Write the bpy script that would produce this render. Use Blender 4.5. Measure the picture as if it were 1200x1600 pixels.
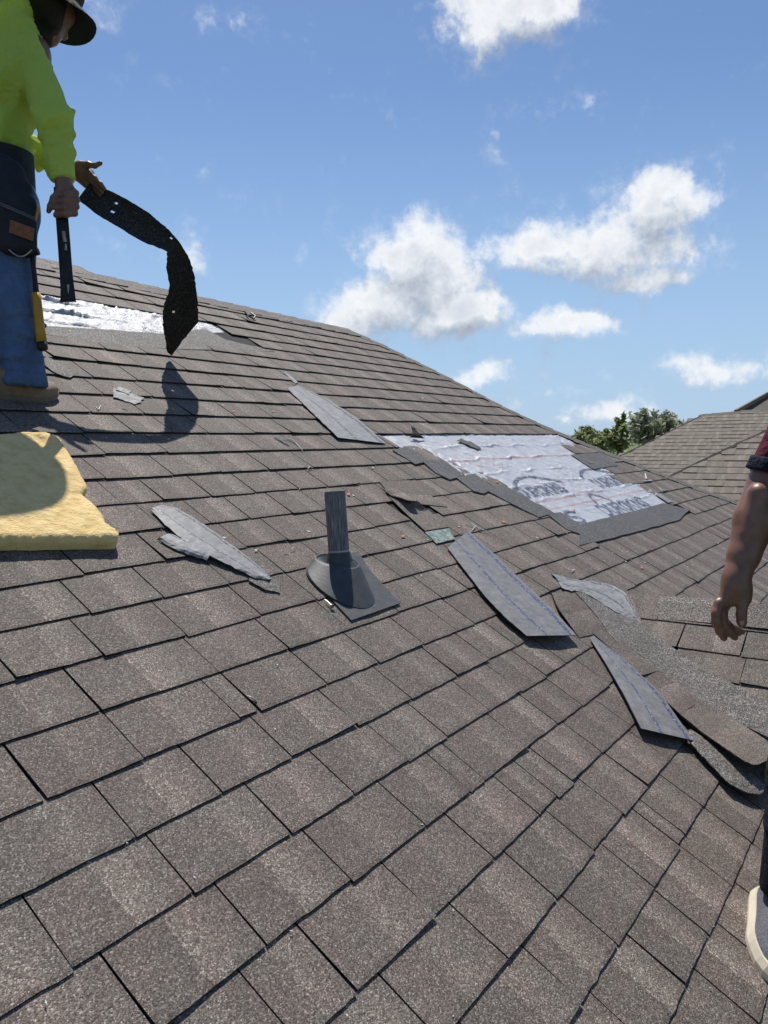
import bpy, math, random
import numpy as np
from mathutils import Matrix, Vector, noise as mnoise

for _o in list(bpy.data.objects):
    bpy.data.objects.remove(_o, do_unlink=True)
scene = bpy.context.scene
COL = scene.collection
rng = random.Random(7)
R_ = math.radians

# ------------------------------------------------------------------ camera, world, sun, exposure
# World frame: X along the main ridge, Y horizontal towards the ridge, Z up, metres.
# The main roof plane passes through the origin.
WC = np.array([[0.57209795, -0.82010365, -0.01157303],
               [-0.08002479, -0.04177062, -0.99591729],
               [0.81627199, 0.57068837, -0.08952551]])       # world -> camera (x right, y down, z forward)
CAM = np.array([-1.57773651, -0.86545936, 0.83173516])
FPX = 1224.49
cd = bpy.data.cameras.new('camera')
cam = bpy.data.objects.new('camera', cd)
COL.objects.link(cam)
cam.matrix_world = Matrix(((WC[0, 0], -WC[1, 0], -WC[2, 0], CAM[0]),
                           (WC[0, 1], -WC[1, 1], -WC[2, 1], CAM[1]),
                           (WC[0, 2], -WC[1, 2], -WC[2, 2], CAM[2]),
                           (0, 0, 0, 1)))
cd.sensor_fit = 'VERTICAL'
cd.sensor_height = 24.0
cd.lens = FPX / 1600 * 24.0
cd.clip_start = 0.02
cd.clip_end = 4000
scene.camera = cam

SUN_EL, SUN_AZ = R_(63), R_(45)            # azimuth from +Y towards +X
SUN = np.array([math.cos(SUN_EL) * math.sin(SUN_AZ), math.cos(SUN_EL) * math.cos(SUN_AZ), math.sin(SUN_EL)])
sl = bpy.data.lights.new('sun', 'SUN')
sl.energy = 4.4
sl.angle = R_(0.53)
sl.color = (1.0, 0.955, 0.89)
so = bpy.data.objects.new('sun', sl)
so.rotation_euler = Vector(SUN).to_track_quat('Z', 'Y').to_euler()
so.location = (20, 20, 40)
COL.objects.link(so)

scene.view_settings.view_transform = 'Standard'
scene.view_settings.look = 'None'
scene.view_settings.gamma = 1
scene.view_settings.use_curve_mapping = False
scene.view_settings.exposure = EXPO = 0.28


class NT:
    """small helper for node trees"""
    def __init__(s, tree):
        s.t = tree
        s.n = tree.nodes
        s.l = tree.links

    def new(s, typ, ins=None, **kw):
        n = s.n.new(typ)
        for k, v in kw.items():
            setattr(n, k, v)
        for k, v in (ins or {}).items():
            s.put(n.inputs[k], v)
        return n

    def put(s, sock, v):
        if isinstance(v, bpy.types.NodeSocket):
            s.l.new(v, sock)
        elif v is not None:
            if isinstance(v, (tuple, list)) and len(v) == 3 and sock.type == 'RGBA':
                v = (*v, 1)
            sock.default_value = v

    def m(s, op, a, b=None, c=None, clamp=False):
        n = s.n.new('ShaderNodeMath')
        n.operation = op
        n.use_clamp = clamp
        for i, v in enumerate((a, b, c)):
            if v is not None:
                s.put(n.inputs[i], v)
        return n.outputs[0]

    def vm(s, op, a, b=None, scale=None):
        n = s.n.new('ShaderNodeVectorMath')
        n.operation = op
        s.put(n.inputs[0], a)
        if b is not None:
            s.put(n.inputs[1], b)
        if scale is not None:
            s.put(n.inputs['Scale'], scale)
        return n.outputs['Value'] if op in ('DOT_PRODUCT', 'LENGTH', 'DISTANCE') else n.outputs[0]

    def noise(s, vec, scale, detail=3, rough=.55, out='Fac', dist=0.0):
        n = s.new('ShaderNodeTexNoise', {'Vector': vec, 'Scale': scale, 'Detail': detail, 'Roughness': rough, 'Distortion': dist})
        return n.outputs[out]

    def mix(s, f, a, b, blend='MIX'):
        n = s.n.new('ShaderNodeMix')
        n.data_type = 'RGBA'
        n.blend_type = blend
        s.put(n.inputs[0], f)
        s.put(n.inputs[6], a)
        s.put(n.inputs[7], b)
        return n.outputs[2]

    def ramp(s, f, stops, interp='LINEAR'):
        n = s.n.new('ShaderNodeValToRGB')
        n.color_ramp.interpolation = interp
        e = n.color_ramp.elements
        while len(e) < len(stops):
            e.new(.5)
        for el, (p, c) in zip(e, stops):
            el.position = p
            el.color = (*c, 1) if len(c) == 3 else c
        s.put(n.inputs[0], f)
        return n.outputs[0]

    def step(s, v, a, b):
        n = s.n.new('ShaderNodeMapRange')
        n.interpolation_type = 'SMOOTHSTEP'
        s.put(n.inputs[0], v)
        n.inputs[1].default_value = a
        n.inputs[2].default_value = b
        return n.outputs[0]


world = bpy.data.worlds.new('World')
scene.world = world
world.use_nodes = True


def build_world():
    W = NT(world.node_tree)
    for n in list(W.n):
        W.n.remove(n)
    # --- cloud field as a group: direction -> density
    g = bpy.data.node_groups.new('cloud_field', 'ShaderNodeTree')
    g.interface.new_socket('Dir', in_out='INPUT', socket_type='NodeSocketVector')
    g.interface.new_socket('Density', in_out='OUTPUT', socket_type='NodeSocketFloat')
    G = NT(g)
    gi = G.n.new('NodeGroupInput')
    go = G.n.new('NodeGroupOutput')
    d = gi.outputs[0]
    sep = G.new('ShaderNodeSeparateXYZ', {0: d})
    az = G.m('ARCTAN2', sep.outputs[0], sep.outputs[1])
    el = G.m('ARCSINE', sep.outputs[2])
    warp = G.noise(d, 9.0, 4, .6, 'Color')
    wx = G.new('ShaderNodeSeparateXYZ', {0: warp})
    az = G.m('ADD', az, G.m('MULTIPLY', G.m('SUBTRACT', wx.outputs[0], .5), .09))
    el = G.m('ADD', el, G.m('MULTIPLY', G.m('SUBTRACT', wx.outputs[1], .5), .06))
    field = None
    # (image x, image y, half-width px, half-height px, weight)
    blobs = [(668, 420, 100, 74, 1.12), (600, 482, 105, 52, 1.08), (700, 492, 105, 48, 1.05), (755, 400, 55, 50, .62), (545, 505, 70, 36, .85), (650, 470, 90, 60, 1.0),
             (1020, 330, 88, 62, 1.0), (950, 385, 110, 62, 1.0), (860, 385, 90, 52, .95), (1055, 385, 75, 42, .85), (1010, 430, 110, 30, .75), (820, 415, 60, 40, .7),
             (885, 508, 95, 32, .85), (830, 525, 55, 18, .7), (940, 500, 50, 18, .65),
             (790, 20, 105, 70, .98), (840, 5, 70, 60, .9), (735, 35, 60, 40, .72), (800, 65, 70, 36, .6),
             (760, 590, 60, 26, .72), (790, 575, 36, 18, .6), (810, 630, 40, 18, .6), (905, 612, 46, 14, .55), (925, 588, 30, 18, .5),
             (960, 645, 70, 26, .7), (905, 660, 50, 14, .55), (1140, 575, 100, 30, .85), (1185, 570, 60, 36, .8), (1160, 635, 50, 14, .5),
             (295, 390, 42, 48, .72), (735, 540, 26, 26, .48), (1240, 470, 60, 25, .4),
             (150, 15, 60, 34, .5), (315, 15, 40, 22, .44), (378, 18, 46, 22, .46), (905, 148, 60, 26, .42), (778, 205, 22, 52, .40), (475, 390, 16, 22, .38)]
    rng2 = random.Random(5)
    dirs = []
    for x, y, rx, ry, w in blobs:
        v = WC.T @ np.array([(x - 600) / FPX, (y - 800) / FPX, 1.0])
        k = np.linalg.norm(v)
        v /= k
        dirs.append((math.atan2(v[0], v[1]), math.asin(v[2]), rx / FPX / k / math.cos(math.asin(v[2])), ry / FPX / k, w))
    for i in range(11):                     # the same kind of scattered cumulus all round
        a = R_(rng2.uniform(95, 372))
        e = R_(rng2.choice([8, 12, 18, 26, 38]) + rng2.uniform(-2, 3))
        if a > math.pi:
            a -= 2 * math.pi
        r = rng2.uniform(.05, .10)
        dirs.append((a, e, r * 1.5 / math.cos(e), r * .7, .95))
        dirs.append((a + r, e - .02, r * 1.2 / math.cos(e), r * .45, .85))
    for a0, e0, ra, re, w in dirs:
        da = G.m('DIVIDE', G.m('SUBTRACT', az, a0), ra * 1.12)
        de = G.m('DIVIDE', G.m('SUBTRACT', el, e0), re * 1.08)
        r2 = G.m('ADD', G.m('MULTIPLY', da, da), G.m('MULTIPLY', de, de))
        b = G.m('MULTIPLY', G.m('EXPONENT', G.m('MULTIPLY', r2, -1.0)), w)
        field = b if field is None else G.m('SMOOTH_MAX', field, b, .12)
    n1 = G.noise(d, 16.0, 9, .62)
    n2 = G.noise(d, 55.0, 6, .6)
    nn = G.m('ADD', G.m('MULTIPLY', G.m('SUBTRACT', n1, .5), 1.25), G.m('MULTIPLY', G.m('SUBTRACT', n2, .5), .55))
    dens = G.m('SUBTRACT', G.m('ADD', field, nn), .40)
    G.l.new(dens, go.inputs[0])

    tc = W.n.new('ShaderNodeTexCoord')
    dvec = W.vm('NORMALIZE', tc.outputs['Generated'])
    c1 = W.new('ShaderNodeGroup', node_tree=g)
    W.put(c1.inputs[0], dvec)
    c2 = W.new('ShaderNodeGroup', node_tree=g)
    W.put(c2.inputs[0], W.vm('ADD', dvec, (SUN[0] * .02, SUN[1] * .02, SUN[2] * .035)))
    d1, d2 = c1.outputs[0], c2.outputs[0]
    wisp = W.m('MULTIPLY', W.step(d1, -.26, .12), W.m('MULTIPLY', W.step(W.noise(dvec, 34.0, 6, .65), .42, .78), .42))
    alpha = W.m('POWER', W.step(d1, -.02, .46), .95)
    alpha = W.m('MAXIMUM', alpha, wisp)
    lit = W.m('ADD', .62, W.m('MULTIPLY', W.m('SUBTRACT', d1, d2), 1.6), clamp=True)
    thick = W.step(d1, .25, 1.05)
    shade = W.m('SUBTRACT', lit, W.m('MULTIPLY', thick, .42), clamp=True)
    fine = W.noise(dvec, 38.0, 6, .6)
    shade = W.m('ADD', shade, W.m('MULTIPLY', W.m('SUBTRACT', fine, .5), .38), clamp=True)
    ccol = W.ramp(shade, [(0, (3.6, 4.0, 4.7)), (.45, (5.7, 6.1, 6.7)), (.8, (7.6, 7.85, 8.2)), (1, (8.9, 9.0, 9.1))])
    sky = W.new('ShaderNodeTexSky', sky_type='NISHITA')
    sky.sun_disc = False
    sky.sun_elevation = SUN_EL
    sky.sun_rotation = SUN_AZ
    sky.altitude = 50
    sky.air_density = 1.0
    sky.dust_density = 0.25
    sky.ozone_density = 6.0
    W.put(sky.inputs[0], dvec) if len(sky.inputs) else None
    elv = W.new('ShaderNodeSeparateXYZ', {0: dvec}).outputs[2]
    skyc = W.mix(W.m('MULTIPLY', W.m('SUBTRACT', 1.0, W.step(elv, .0, .42)), .80), sky.outputs[0], (3.7, 5.3, 7.5))
    col = W.mix(W.m('MULTIPLY', alpha, .93), skyc, ccol)
    bg = W.new('ShaderNodeBackground', {'Color': col, 'Strength': 0.09})
    out = W.n.new('ShaderNodeOutputWorld')
    W.l.new(bg.outputs[0], out.inputs[0])
    world.cycles.sampling_method = 'MANUAL'
    world.cycles.sample_map_resolution = 512


build_world()

# ------------------------------------------------------------------ geometry helpers
S = 0.143                                   # exposure of one shingle course
TH = math.atan(7 / 12)
CT, ST = math.cos(TH), math.sin(TH)
VW = np.array([0, CT, ST])
NW = np.array([0, -ST, CT])
EX = np.array([1.0, 0, 0])


def UV(u, v, h=0.0):
    """point of the main roof plane: u, v in courses, h metres above it"""
    return EX * (u * S) + VW * (v * S) + NW * h


def ray(x, y):
    return WC.T @ np.array([(x - 600) / FPX, (y - 800) / FPX, 1.0])


def at(x, y, z):
    """world point on the sight line at depth z"""
    return CAM + ray(x, y) * z


def proj(P):
    q = WC @ (np.asarray(P) - CAM)
    return 600 + FPX * q[0] / q[2], 800 + FPX * q[1] / q[2], q[2]


def roof(x, y, h=0.0):
    d = ray(x, y)
    return CAM + d * ((h - NW @ CAM) / (NW @ d))


def roofuv(x, y, h=0.0):
    P = roof(x, y, h)
    return P[0] / S, (P @ VW) / S


def inpoly(x, y, poly):
    c = False
    j = len(poly) - 1
    for i in range(len(poly)):
        xi, yi = poly[i]
        xj, yj = poly[j]
        if (yi > y) != (yj > y) and x < (xj - xi) * (y - yi) / (yj - yi) + xi:
            c = not c
        j = i
    return c


class MB:
    """collects vertices, faces and a per-vertex 'st' vector"""
    def __init__(s):
        s.v, s.f, s.st, s.fm = [], [], [], []

    def add(s, vs, fs, st=None, mi=0):
        o = len(s.v)
        s.v += [tuple(float(c) for c in p) for p in vs]
        s.st += list(st) if st is not None else [(0, 0, 0)] * len(vs)
        s.f += [tuple(i + o for i in f) for f in fs]
        s.fm += [mi] * len(fs)

    def mesh(s, name, mats, smooth=False):
        me = bpy.data.meshes.new(name)
        me.from_pydata(s.v, [], s.f)
        a = me.attributes.new('st', 'FLOAT_VECTOR', 'POINT')
        a.data.foreach_set('vector', np.array(s.st, dtype=np.float32).ravel())
        for m in (mats if isinstance(mats, (list, tuple)) else [mats]):
            me.materials.append(m)
        if any(s.fm):
            me.polygons.foreach_set('material_index', s.fm)
        if smooth:
            me.polygons.foreach_set('use_smooth', [True] * len(s.f))
        me.update()
        return me

    def build(s, name, mats, parent=None, smooth=False, **props):
        o = bpy.data.objects.new(name, s.mesh(name, mats, smooth))
        COL.objects.link(o)
        if parent is not None:
            o.parent = parent
        for k, v in props.items():
            o[k] = v
        return o

    # shapes
    def box(s, c, ax, ay, az, mi=0, st=(0, 0, 0)):
        """box with centre c and half-axes ax, ay, az"""
        c, ax, ay, az = map(np.asarray, (c, ax, ay, az))
        vs = [c + i * ax + j * ay + k * az for i in (-1, 1) for j in (-1, 1) for k in (-1, 1)]
        s.add(vs, [(0, 1, 3, 2), (4, 6, 7, 5), (0, 4, 5, 1), (2, 3, 7, 6), (0, 2, 6, 4), (1, 5, 7, 3)], [st] * 8, mi)

    def tube(s, pts, rad, n=10, mi=0, caps=True, st=None):
        pts = [np.asarray(p, float) for p in pts]
        rad = rad if isinstance(rad, (list, tuple)) else [rad] * len(pts)
        vs, fs, ss = [], [], []
        prev = None
        L = 0
        for i, p in enumerate(pts):
            t = pts[min(i + 1, len(pts) - 1)] - pts[max(i - 1, 0)]
            t = t / (np.linalg.norm(t) + 1e-9)
            if prev is None:
                a = np.cross(t, [0, 0, 1.0])
                if np.linalg.norm(a) < .1:
                    a = np.cross(t, [1.0, 0, 0])
            else:
                a = prev - t * (prev @ t)
            a = a / np.linalg.norm(a)
            prev = a
            b = np.cross(t, a)
            if i:
                L += np.linalg.norm(p - pts[i - 1])
            for k in range(n):
                w = 2 * math.pi * k / n
                vs.append(p + (a * math.cos(w) + b * math.sin(w)) * rad[i])
                ss.append((k / n, L, 0))
        m = len(pts)
        for i in range(m - 1):
            for k in range(n):
                fs.append((i * n + k, i * n + (k + 1) % n, (i + 1) * n + (k + 1) % n, (i + 1) * n + k))
        if caps:
            fs.append(tuple(range(n - 1, -1, -1)))
            fs.append(tuple((m - 1) * n + k for k in range(n)))
        s.add(vs, fs, ss if st is None else [st] * len(vs), mi)

    def slab(s, top, down, mi=0, st_top=None, grid=False):
        """closed slab under a polygon of top points; 'down' is the thickness vector"""
        n = len(top)
        top = [np.asarray(p, float) for p in top]
        down = np.asarray(down, float)
        st_top = st_top or [(.25, .4, .37)] * n
        s.add(top, [tuple(range(n))], st_top, mi)
        s.add([p for p in top] + [p + down for p in top],
              [(i, n + i, n + (i + 1) % n, (i + 1) % n) for i in range(n)] + [tuple(range(2 * n - 1, n - 1, -1))],
              [(0, -1, 0)] * (2 * n), mi)

    def sheet(s, P, down, mi=0, st=None):
        """closed sheet from a grid of top points P[i][j]; edges and underside carry t = -1"""
        a, b = len(P), len(P[0])
        down = np.asarray(down, float)
        top = [np.asarray(P[i][j], float) for i in range(a) for j in range(b)]
        if st is None:
            st = [(i / (a - 1), j / (b - 1), .4) for i in range(a) for j in range(b)]
        q = lambda i, j: i * b + j
        s.add(top, [(q(i, j), q(i + 1, j), q(i + 1, j + 1), q(i, j + 1)) for i in range(a - 1) for j in range(b - 1)], st, mi)
        rim = [q(i, 0) for i in range(a)] + [q(a - 1, j) for j in range(1, b)] + [q(i, b - 1) for i in range(a - 2, -1, -1)] + [q(0, j) for j in range(b - 2, 0, -1)]
        n = len(rim)
        dn = lambda p: p + (down(p) if callable(down) else down)
        s.add([top[i] for i in rim] + [top[i] + down for i in rim],
              [(i, n + i, n + (i + 1) % n, (i + 1) % n) for i in range(n)], [(0, -1, 0)] * (2 * n), mi)
        s.add([p + down for p in top], [(q(i, j), q(i, j + 1), q(i + 1, j + 1), q(i + 1, j)) for i in range(a - 1) for j in range(b - 1)],
              [(x[0], x[1] - 10, x[2]) for x in st], mi)


def empty(name, loc=(0, 0, 0), **props):
    o = bpy.data.objects.new(name, None)
    o.location = [float(c) for c in loc]
    o.empty_display_size = .1
    COL.objects.link(o)
    for k, v in props.items():
        o[k] = v
    return o


def thing(name, label, cat, loc, group=None):
    o = empty(name, loc, label=label, category=cat)
    if group:
        o['group'] = group
    return o


def hang(o, root):
    """parent keeping the world placement of geometry written in world coordinates"""
    o.parent = root
    o.matrix_parent_inverse = Matrix.Translation(-Vector(root.location))
    return o


def tag(o, label, cat, group=None):
    o['label'] = label
    o['category'] = cat
    if group:
        o['group'] = group
    return o


def recentre(o):
    """move a single-mesh thing's origin to its base"""
    me = o.data
    n = len(me.vertices)
    co = np.empty(n * 3, dtype=np.float32)
    me.vertices.foreach_get('co', co)
    co = co.reshape(-1, 3)
    c = co.mean(0)
    c[2] = co[:, 2].min()
    me.vertices.foreach_set('co', (co - c).ravel())
    o.location = [float(x) for x in c]
    me.update()
    return o


# ------------------------------------------------------------------ materials
def new_mat(name):
    m = bpy.data.materials.new(name)
    m.use_nodes = True
    N = NT(m.node_tree)
    b = N.n['Principled BSDF']
    return m, N, b


def plain(name, col, rough=.7, var=.25, scale=12.0, metal=0.0, bump=0.0, bscale=60.0, spec=.4, stretch=None):
    m, N, b = new_mat(name)
    pos = N.new('ShaderNodeNewGeometry').outputs['Position']
    if stretch:
        pos = N.vm('MULTIPLY', pos, stretch)
    n = N.noise(pos, scale, 5, .6)
    lo = tuple(c * (1 - var) for c in col)
    hi = tuple(min(1, c * (1 + var)) for c in col)
    N.put(b.inputs['Base Color'], N.ramp(n, [(.3, lo), (.7, hi)]))
    b.inputs['Roughness'].default_value = rough
    b.inputs['Metallic'].default_value = metal
    b.inputs['Specular IOR Level'].default_value = spec
    if bump:
        bn = N.new('ShaderNodeBump', {'Height': N.noise(pos, bscale, 4, .6), 'Strength': bump, 'Distance': .004})
        N.put(b.inputs['Normal'], bn.outputs[0])
    return m


def granule_mat(name, stops, tabs=True, scale=430.0, hue=(1, 1, 1), wear=.22):
    """mineral granules: one colour per granule, tone per tab, soft worn patches"""
    m, N, b = new_mat(name)
    pos = N.new('ShaderNodeNewGeometry').outputs['Position']
    vor = N.new('ShaderNodeTexVoronoi', {'Vector': pos, 'Scale': scale})
    vs = N.new('ShaderNodeSeparateColor', {0: vor.outputs['Color']})
    base = N.ramp(vs.outputs[0], stops)
    big = N.new('ShaderNodeTexVoronoi', {'Vector': pos, 'Scale': scale * .42})
    bs = N.new('ShaderNodeSeparateColor', {0: big.outputs['Color']})
    tone = N.m('ADD', .90, N.m('MULTIPLY', bs.outputs[1], .20))
    w1 = N.noise(pos, 7.0, 4, .6)
    w2 = N.noise(pos, 38.0, 3, .6)
    tone = N.m('MULTIPLY', tone, N.m('ADD', 1 - wear, N.m('MULTIPLY', w1, wear * 2)))
    tone = N.m('MULTIPLY', tone, N.m('ADD', .88, N.m('MULTIPLY', w2, .24)))
    strk = N.noise(N.vm('MULTIPLY', pos, (1.0, .10, .10)), 16.0, 4, .6)
    tone = N.m('MULTIPLY', tone, N.m('ADD', .90, N.m('MULTIPLY', strk, .20)))
    stain = N.step(N.noise(pos, 1.7, 5, .65), .56, .74)
    tone = N.m('MULTIPLY', tone, N.m('SUBTRACT', 1.0, N.m('MULTIPLY', stain, .16)))
    col = base
    if tabs:
        at_ = N.new('ShaderNodeAttribute', attribute_name='st')
        sp = N.new('ShaderNodeSeparateXYZ', {0: at_.outputs['Vector']})
        s_, t_, r_ = sp.outputs
        r2 = N.m('FRACT', N.m('MULTIPLY', r_, 7.31))
        r3 = N.m('FRACT', N.m('MULTIPLY', r_, 23.7))
        tone = N.m('MULTIPLY', tone, N.m('ADD', .91, N.m('MULTIPLY', r_, .18)))
        # a darker and a lighter blend drop inside each tab, meeting at a soft line
        edge = N.m('ADD', .38, N.m('MULTIPLY', r2, .24))
        sj = N.m('ADD', s_, N.m('MULTIPLY', N.m('SUBTRACT', w2, .5), .10))
        dd = N.m('SUBTRACT', sj, edge)
        half = N.step(dd, -.02, .05)
        fall = N.m('SUBTRACT', 1.0, N.step(dd, .05, .5))
        band = N.m('MULTIPLY', half, fall)
        tone = N.m('MULTIPLY', tone, N.m('ADD', .89, N.m('MULTIPLY', band, N.m('ADD', .14, N.m('MULTIPLY', r3, .36)))))
        line = N.m('SUBTRACT', 1.0, N.step(N.m('ABSOLUTE', dd), .0, .018))
        tone = N.m('MULTIPLY', tone, N.m('ADD', 1.0, N.m('MULTIPLY', line, N.m('MULTIPLY', N.m('MULTIPLY', r3, 1.5), N.step(N.noise(pos, 120, 2), .42, .55)))))
        warm = N.mix(N.step(N.m('ADD', N.noise(pos, 13, 3, .6), N.m('MULTIPLY', N.m('SUBTRACT', r2, .5), .14)), .38, .62), (1.05, .98, .955), (.98, 1.0, .955))
        col = N.mix(1.0, col, warm, 'MULTIPLY')
        lowt = N.step(t_, -.8, -.2)
        col = N.mix(lowt, (.018, .016, .015), col)
    col = N.mix(1.0, col, N.new('ShaderNodeCombineXYZ', {0: N.m('MULTIPLY', tone, hue[0]), 1: N.m('MULTIPLY', tone, hue[1]), 2: N.m('MULTIPLY', tone, hue[2])}).outputs[0], 'MULTIPLY')
    N.put(b.inputs['Base Color'], col)
    b.inputs['Roughness'].default_value = .75
    b.inputs['Specular IOR Level'].default_value = .35
    hgt = N.m('ADD', N.m('MULTIPLY', vs.outputs[1], .6), N.m('SUBTRACT', .5, vor.outputs['Distance']))
    bn = N.new('ShaderNodeBump', {'Height': hgt, 'Strength': .55, 'Distance': .0016})
    N.put(b.inputs['Normal'], bn.outputs[0])
    return m


M = {}
M['shingle'] = granule_mat('weathered_brown_granules', [(0, (.050, .040, .034)), (.30, (.101, .083, .070)), (.62, (.152, .127, .110)), (.88, (.208, .177, .155)), (1, (.37, .335, .305))])
M['headlap'] = granule_mat('dark_headlap_granules', [(0, (.034, .033, .033)), (.5, (.080, .078, .076)), (.85, (.14, .138, .135)), (1, (.30, .30, .29))], tabs=False)
M['mineral'] = granule_mat('grey_mineral_granules', [(0, (.040, .038, .036)), (.4, (.105, .100, .095)), (.78, (.17, .163, .155)), (1, (.38, .37, .355))], tabs=False, scale=330, hue=(1.03, .98, .92))
M['cap'] = granule_mat('ridge_cap_granules', [(0, (.032, .028, .026)), (.4, (.085, .075, .068)), (.7, (.15, .135, .122)), (1, (.42, .40, .37))])
M['deck'] = plain('black_felt', (.022, .021, .021), .9)
M['far_shingle'] = granule_mat('tan_grey_granules', [(0, (.118, .100, .081)), (.5, (.140, .119, .097)), (1, (.168, .146, .121))], scale=120, wear=.10)


def felt_mat(name, line_col=(.03, .045, .12), tone=1.0):
    """underside of a shingle: dusty grey felt with a sealant strip; st = (along, across, random)"""
    m, N, b = new_mat(name)
    pos = N.new('ShaderNodeNewGeometry').outputs['Position']
    at_ = N.new('ShaderNodeAttribute', attribute_name='st')
    sp = N.new('ShaderNodeSeparateXYZ', {0: at_.outputs['Vector']})
    s_, t_, r_ = sp.outputs
    n1 = N.noise(pos, 30, 6, .65)
    n2 = N.noise(pos, 260, 3, .6)
    base = N.ramp(n1, [(.3, tuple(c * tone for c in (.130, .130, .130))), (.55, tuple(c * tone for c in (.19, .19, .188))), (.78, tuple(c * tone for c in (.28, .28, .275)))])
    base = N.mix(N.m('MULTIPLY', N.m('SUBTRACT', n2, .3, clamp=True), .6), base, (.10, .10, .105))
    # lateral stripes of sealant
    wob = N.m('MULTIPLY', N.m('SUBTRACT', N.noise(pos, 22, 3), .5), .05)
    tw = N.m('ADD', t_, wob)
    for c, w, k in ((.90, .045, .9), (.40, .035, .85)):
        dd = N.m('ABSOLUTE', N.m('SUBTRACT', tw, c))
        ms = N.m('SUBTRACT', 1.0, N.step(dd, w * .7, w))
        gap = N.step(N.noise(pos, 95, 3, .7), .36, .52)
        base = N.mix(N.m('MULTIPLY', N.m('MULTIPLY', ms, gap), k), base, line_col)
        spark = N.m('MULTIPLY', ms, N.step(N.noise(pos, 150, 2), .58, .66))
        base = N.mix(N.m('MULTIPLY', spark, .75), base, (.42, .46, .55))
    N.put(b.inputs['Base Color'], N.mix(N.m('LESS_THAN', t_, -.5), base, (.05, .05, .052)))
    b.inputs['Roughness'].default_value = .62
    bn = N.new('ShaderNodeBump', {'Height': N.m('ADD', n1, N.m('MULTIPLY', n2, .4)), 'Strength': .35, 'Distance': .004})
    N.put(b.inputs['Normal'], bn.outputs[0])
    return m


M['felt'] = felt_mat('grey_felt_back')
M['felt_light'] = felt_mat('pale_felt_back', (.05, .05, .055), 1.35)


def underlay_mat(name, bright, spot=1.0):
    """printed synthetic underlayment; st = (ink, red, crease)"""
    m, N, b = new_mat(name)
    pos = N.new('ShaderNodeNewGeometry').outputs['Position']
    at_ = N.new('ShaderNodeAttribute', attribute_name='st')
    sp = N.new('ShaderNodeSeparateXYZ', {0: at_.outputs['Vector']})
    n1 = N.noise(pos, 14, 5, .6)
    n2 = N.noise(N.vm('MULTIPLY', pos, (1, 2.2, 2.2)), 70, 5, .65)
    base = N.ramp(n1, [(.3, tuple(c * bright for c in (.38, .385, .40))), (.7, tuple(c * bright for c in (.50, .505, .52)))])
    base = N.mix(N.m('MULTIPLY', N.step(n2, .60, .70), .75 * spot), base, (.80, .80, .81))
    base = N.mix(N.m('MULTIPLY', N.step(n2, .40, .30), .55 * spot), base, (.17, .18, .22))
    worn = N.step(N.noise(pos, 60, 4, .7), .33, .50)
    base = N.mix(N.m('MULTIPLY', N.m('MULTIPLY', sp.outputs[0], worn), .88), base, (.035, .045, .085))
    base = N.mix(N.m('MULTIPLY', N.m('MULTIPLY', sp.outputs[1], worn), .55), base, (.42, .12, .07))
    N.put(b.inputs['Base Color'], base)
    b.inputs['Metallic'].default_value = .15
    b.inputs['Roughness'].default_value = .42
    bn = N.new('ShaderNodeBump', {'Height': n2, 'Strength': .45 + .45 * spot, 'Distance': .007})
    N.put(b.inputs['Normal'], bn.outputs[0])
    return m


M['underlay'] = underlay_mat('printed_underlayment', 1.12, .25)
M['underlay_bright'] = underlay_mat('bright_underlayment', .90, .75)
# ------------------------------------------------------------------ ground
GZ = -3.6
gm, GN, gb = new_mat('lawn_and_soil')
_p = GN.new('ShaderNodeNewGeometry').outputs['Position']
GN.put(gb.inputs['Base Color'], GN.ramp(GN.noise(_p, .6, 8, .65), [(.3, (.05, .075, .025)), (.6, (.075, .10, .035)), (.8, (.14, .12, .08))]))
gb.inputs['Roughness'].default_value = 1
gd = MB()
N_ = 24
gd.add([((i - N_ / 2) * 120, (j - N_ / 2) * 120, GZ) for i in range(N_ + 1) for j in range(N_ + 1)],
       [(i * (N_ + 1) + j, (i + 1) * (N_ + 1) + j, (i + 1) * (N_ + 1) + j + 1, i * (N_ + 1) + j + 1) for i in range(N_) for j in range(N_)])
gd.build('ground', gm, kind='structure')

# ------------------------------------------------------------------ the house we stand on
house = thing('house', 'brown shingled hip roof half stripped for repair, filling the foreground', 'house', (0, 0, GZ))
PATCH = [(600, 687), (884, 684), (897, 711), (1042, 786), (1078, 795), (1060, 812), (945, 842), (908, 851), (898, 822), (860, 801), (858, 790), (790, 764), (788, 752), (716, 727), (712, 716), (660, 706), (655, 698)]
PATCH2 = [(-60, 456), (60, 465), (255, 500), (322, 510), (420, 545), (300, 541), (200, 530), (60, 508), (-60, 496)]


def bend(k, u):
    """the upper courses were not laid quite level"""
    return 0.0 if k < 13 else (k - 12.5) / 11 * .045 * (16.5 - u)


HIP = [(545, 517), (600, 542), (700, 592), (780, 635), (850, 668), (900, 689), (1000, 729), (1100, 768), (1145, 784)]
HIPUV = [roofuv(x, y) for x, y in HIP]
_u, _v = HIPUV[-1]
HIPUV += [(_u + 1.12 * k, _v - k) for k in (3, 6, 9, 13)]


def hip_u(v):
    if v >= HIPUV[0][1]:
        return HIPUV[0][0]
    for (u0, v0), (u1, v1) in zip(HIPUV, HIPUV[1:]):
        if v1 <= v <= v0:
            return u0 + (u1 - u0) * (v0 - v) / (v0 - v1)
    return HIPUV[-1][0]


RIDGE_V = lambda u: 25.47 - .082 * u
P0 = roof(965, 928)                          # where the low cross ridge meets the main roof
PU, PV = roofuv(965, 928)
VALLEY_U = lambda v: PU - (PV - v) * CT

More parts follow.
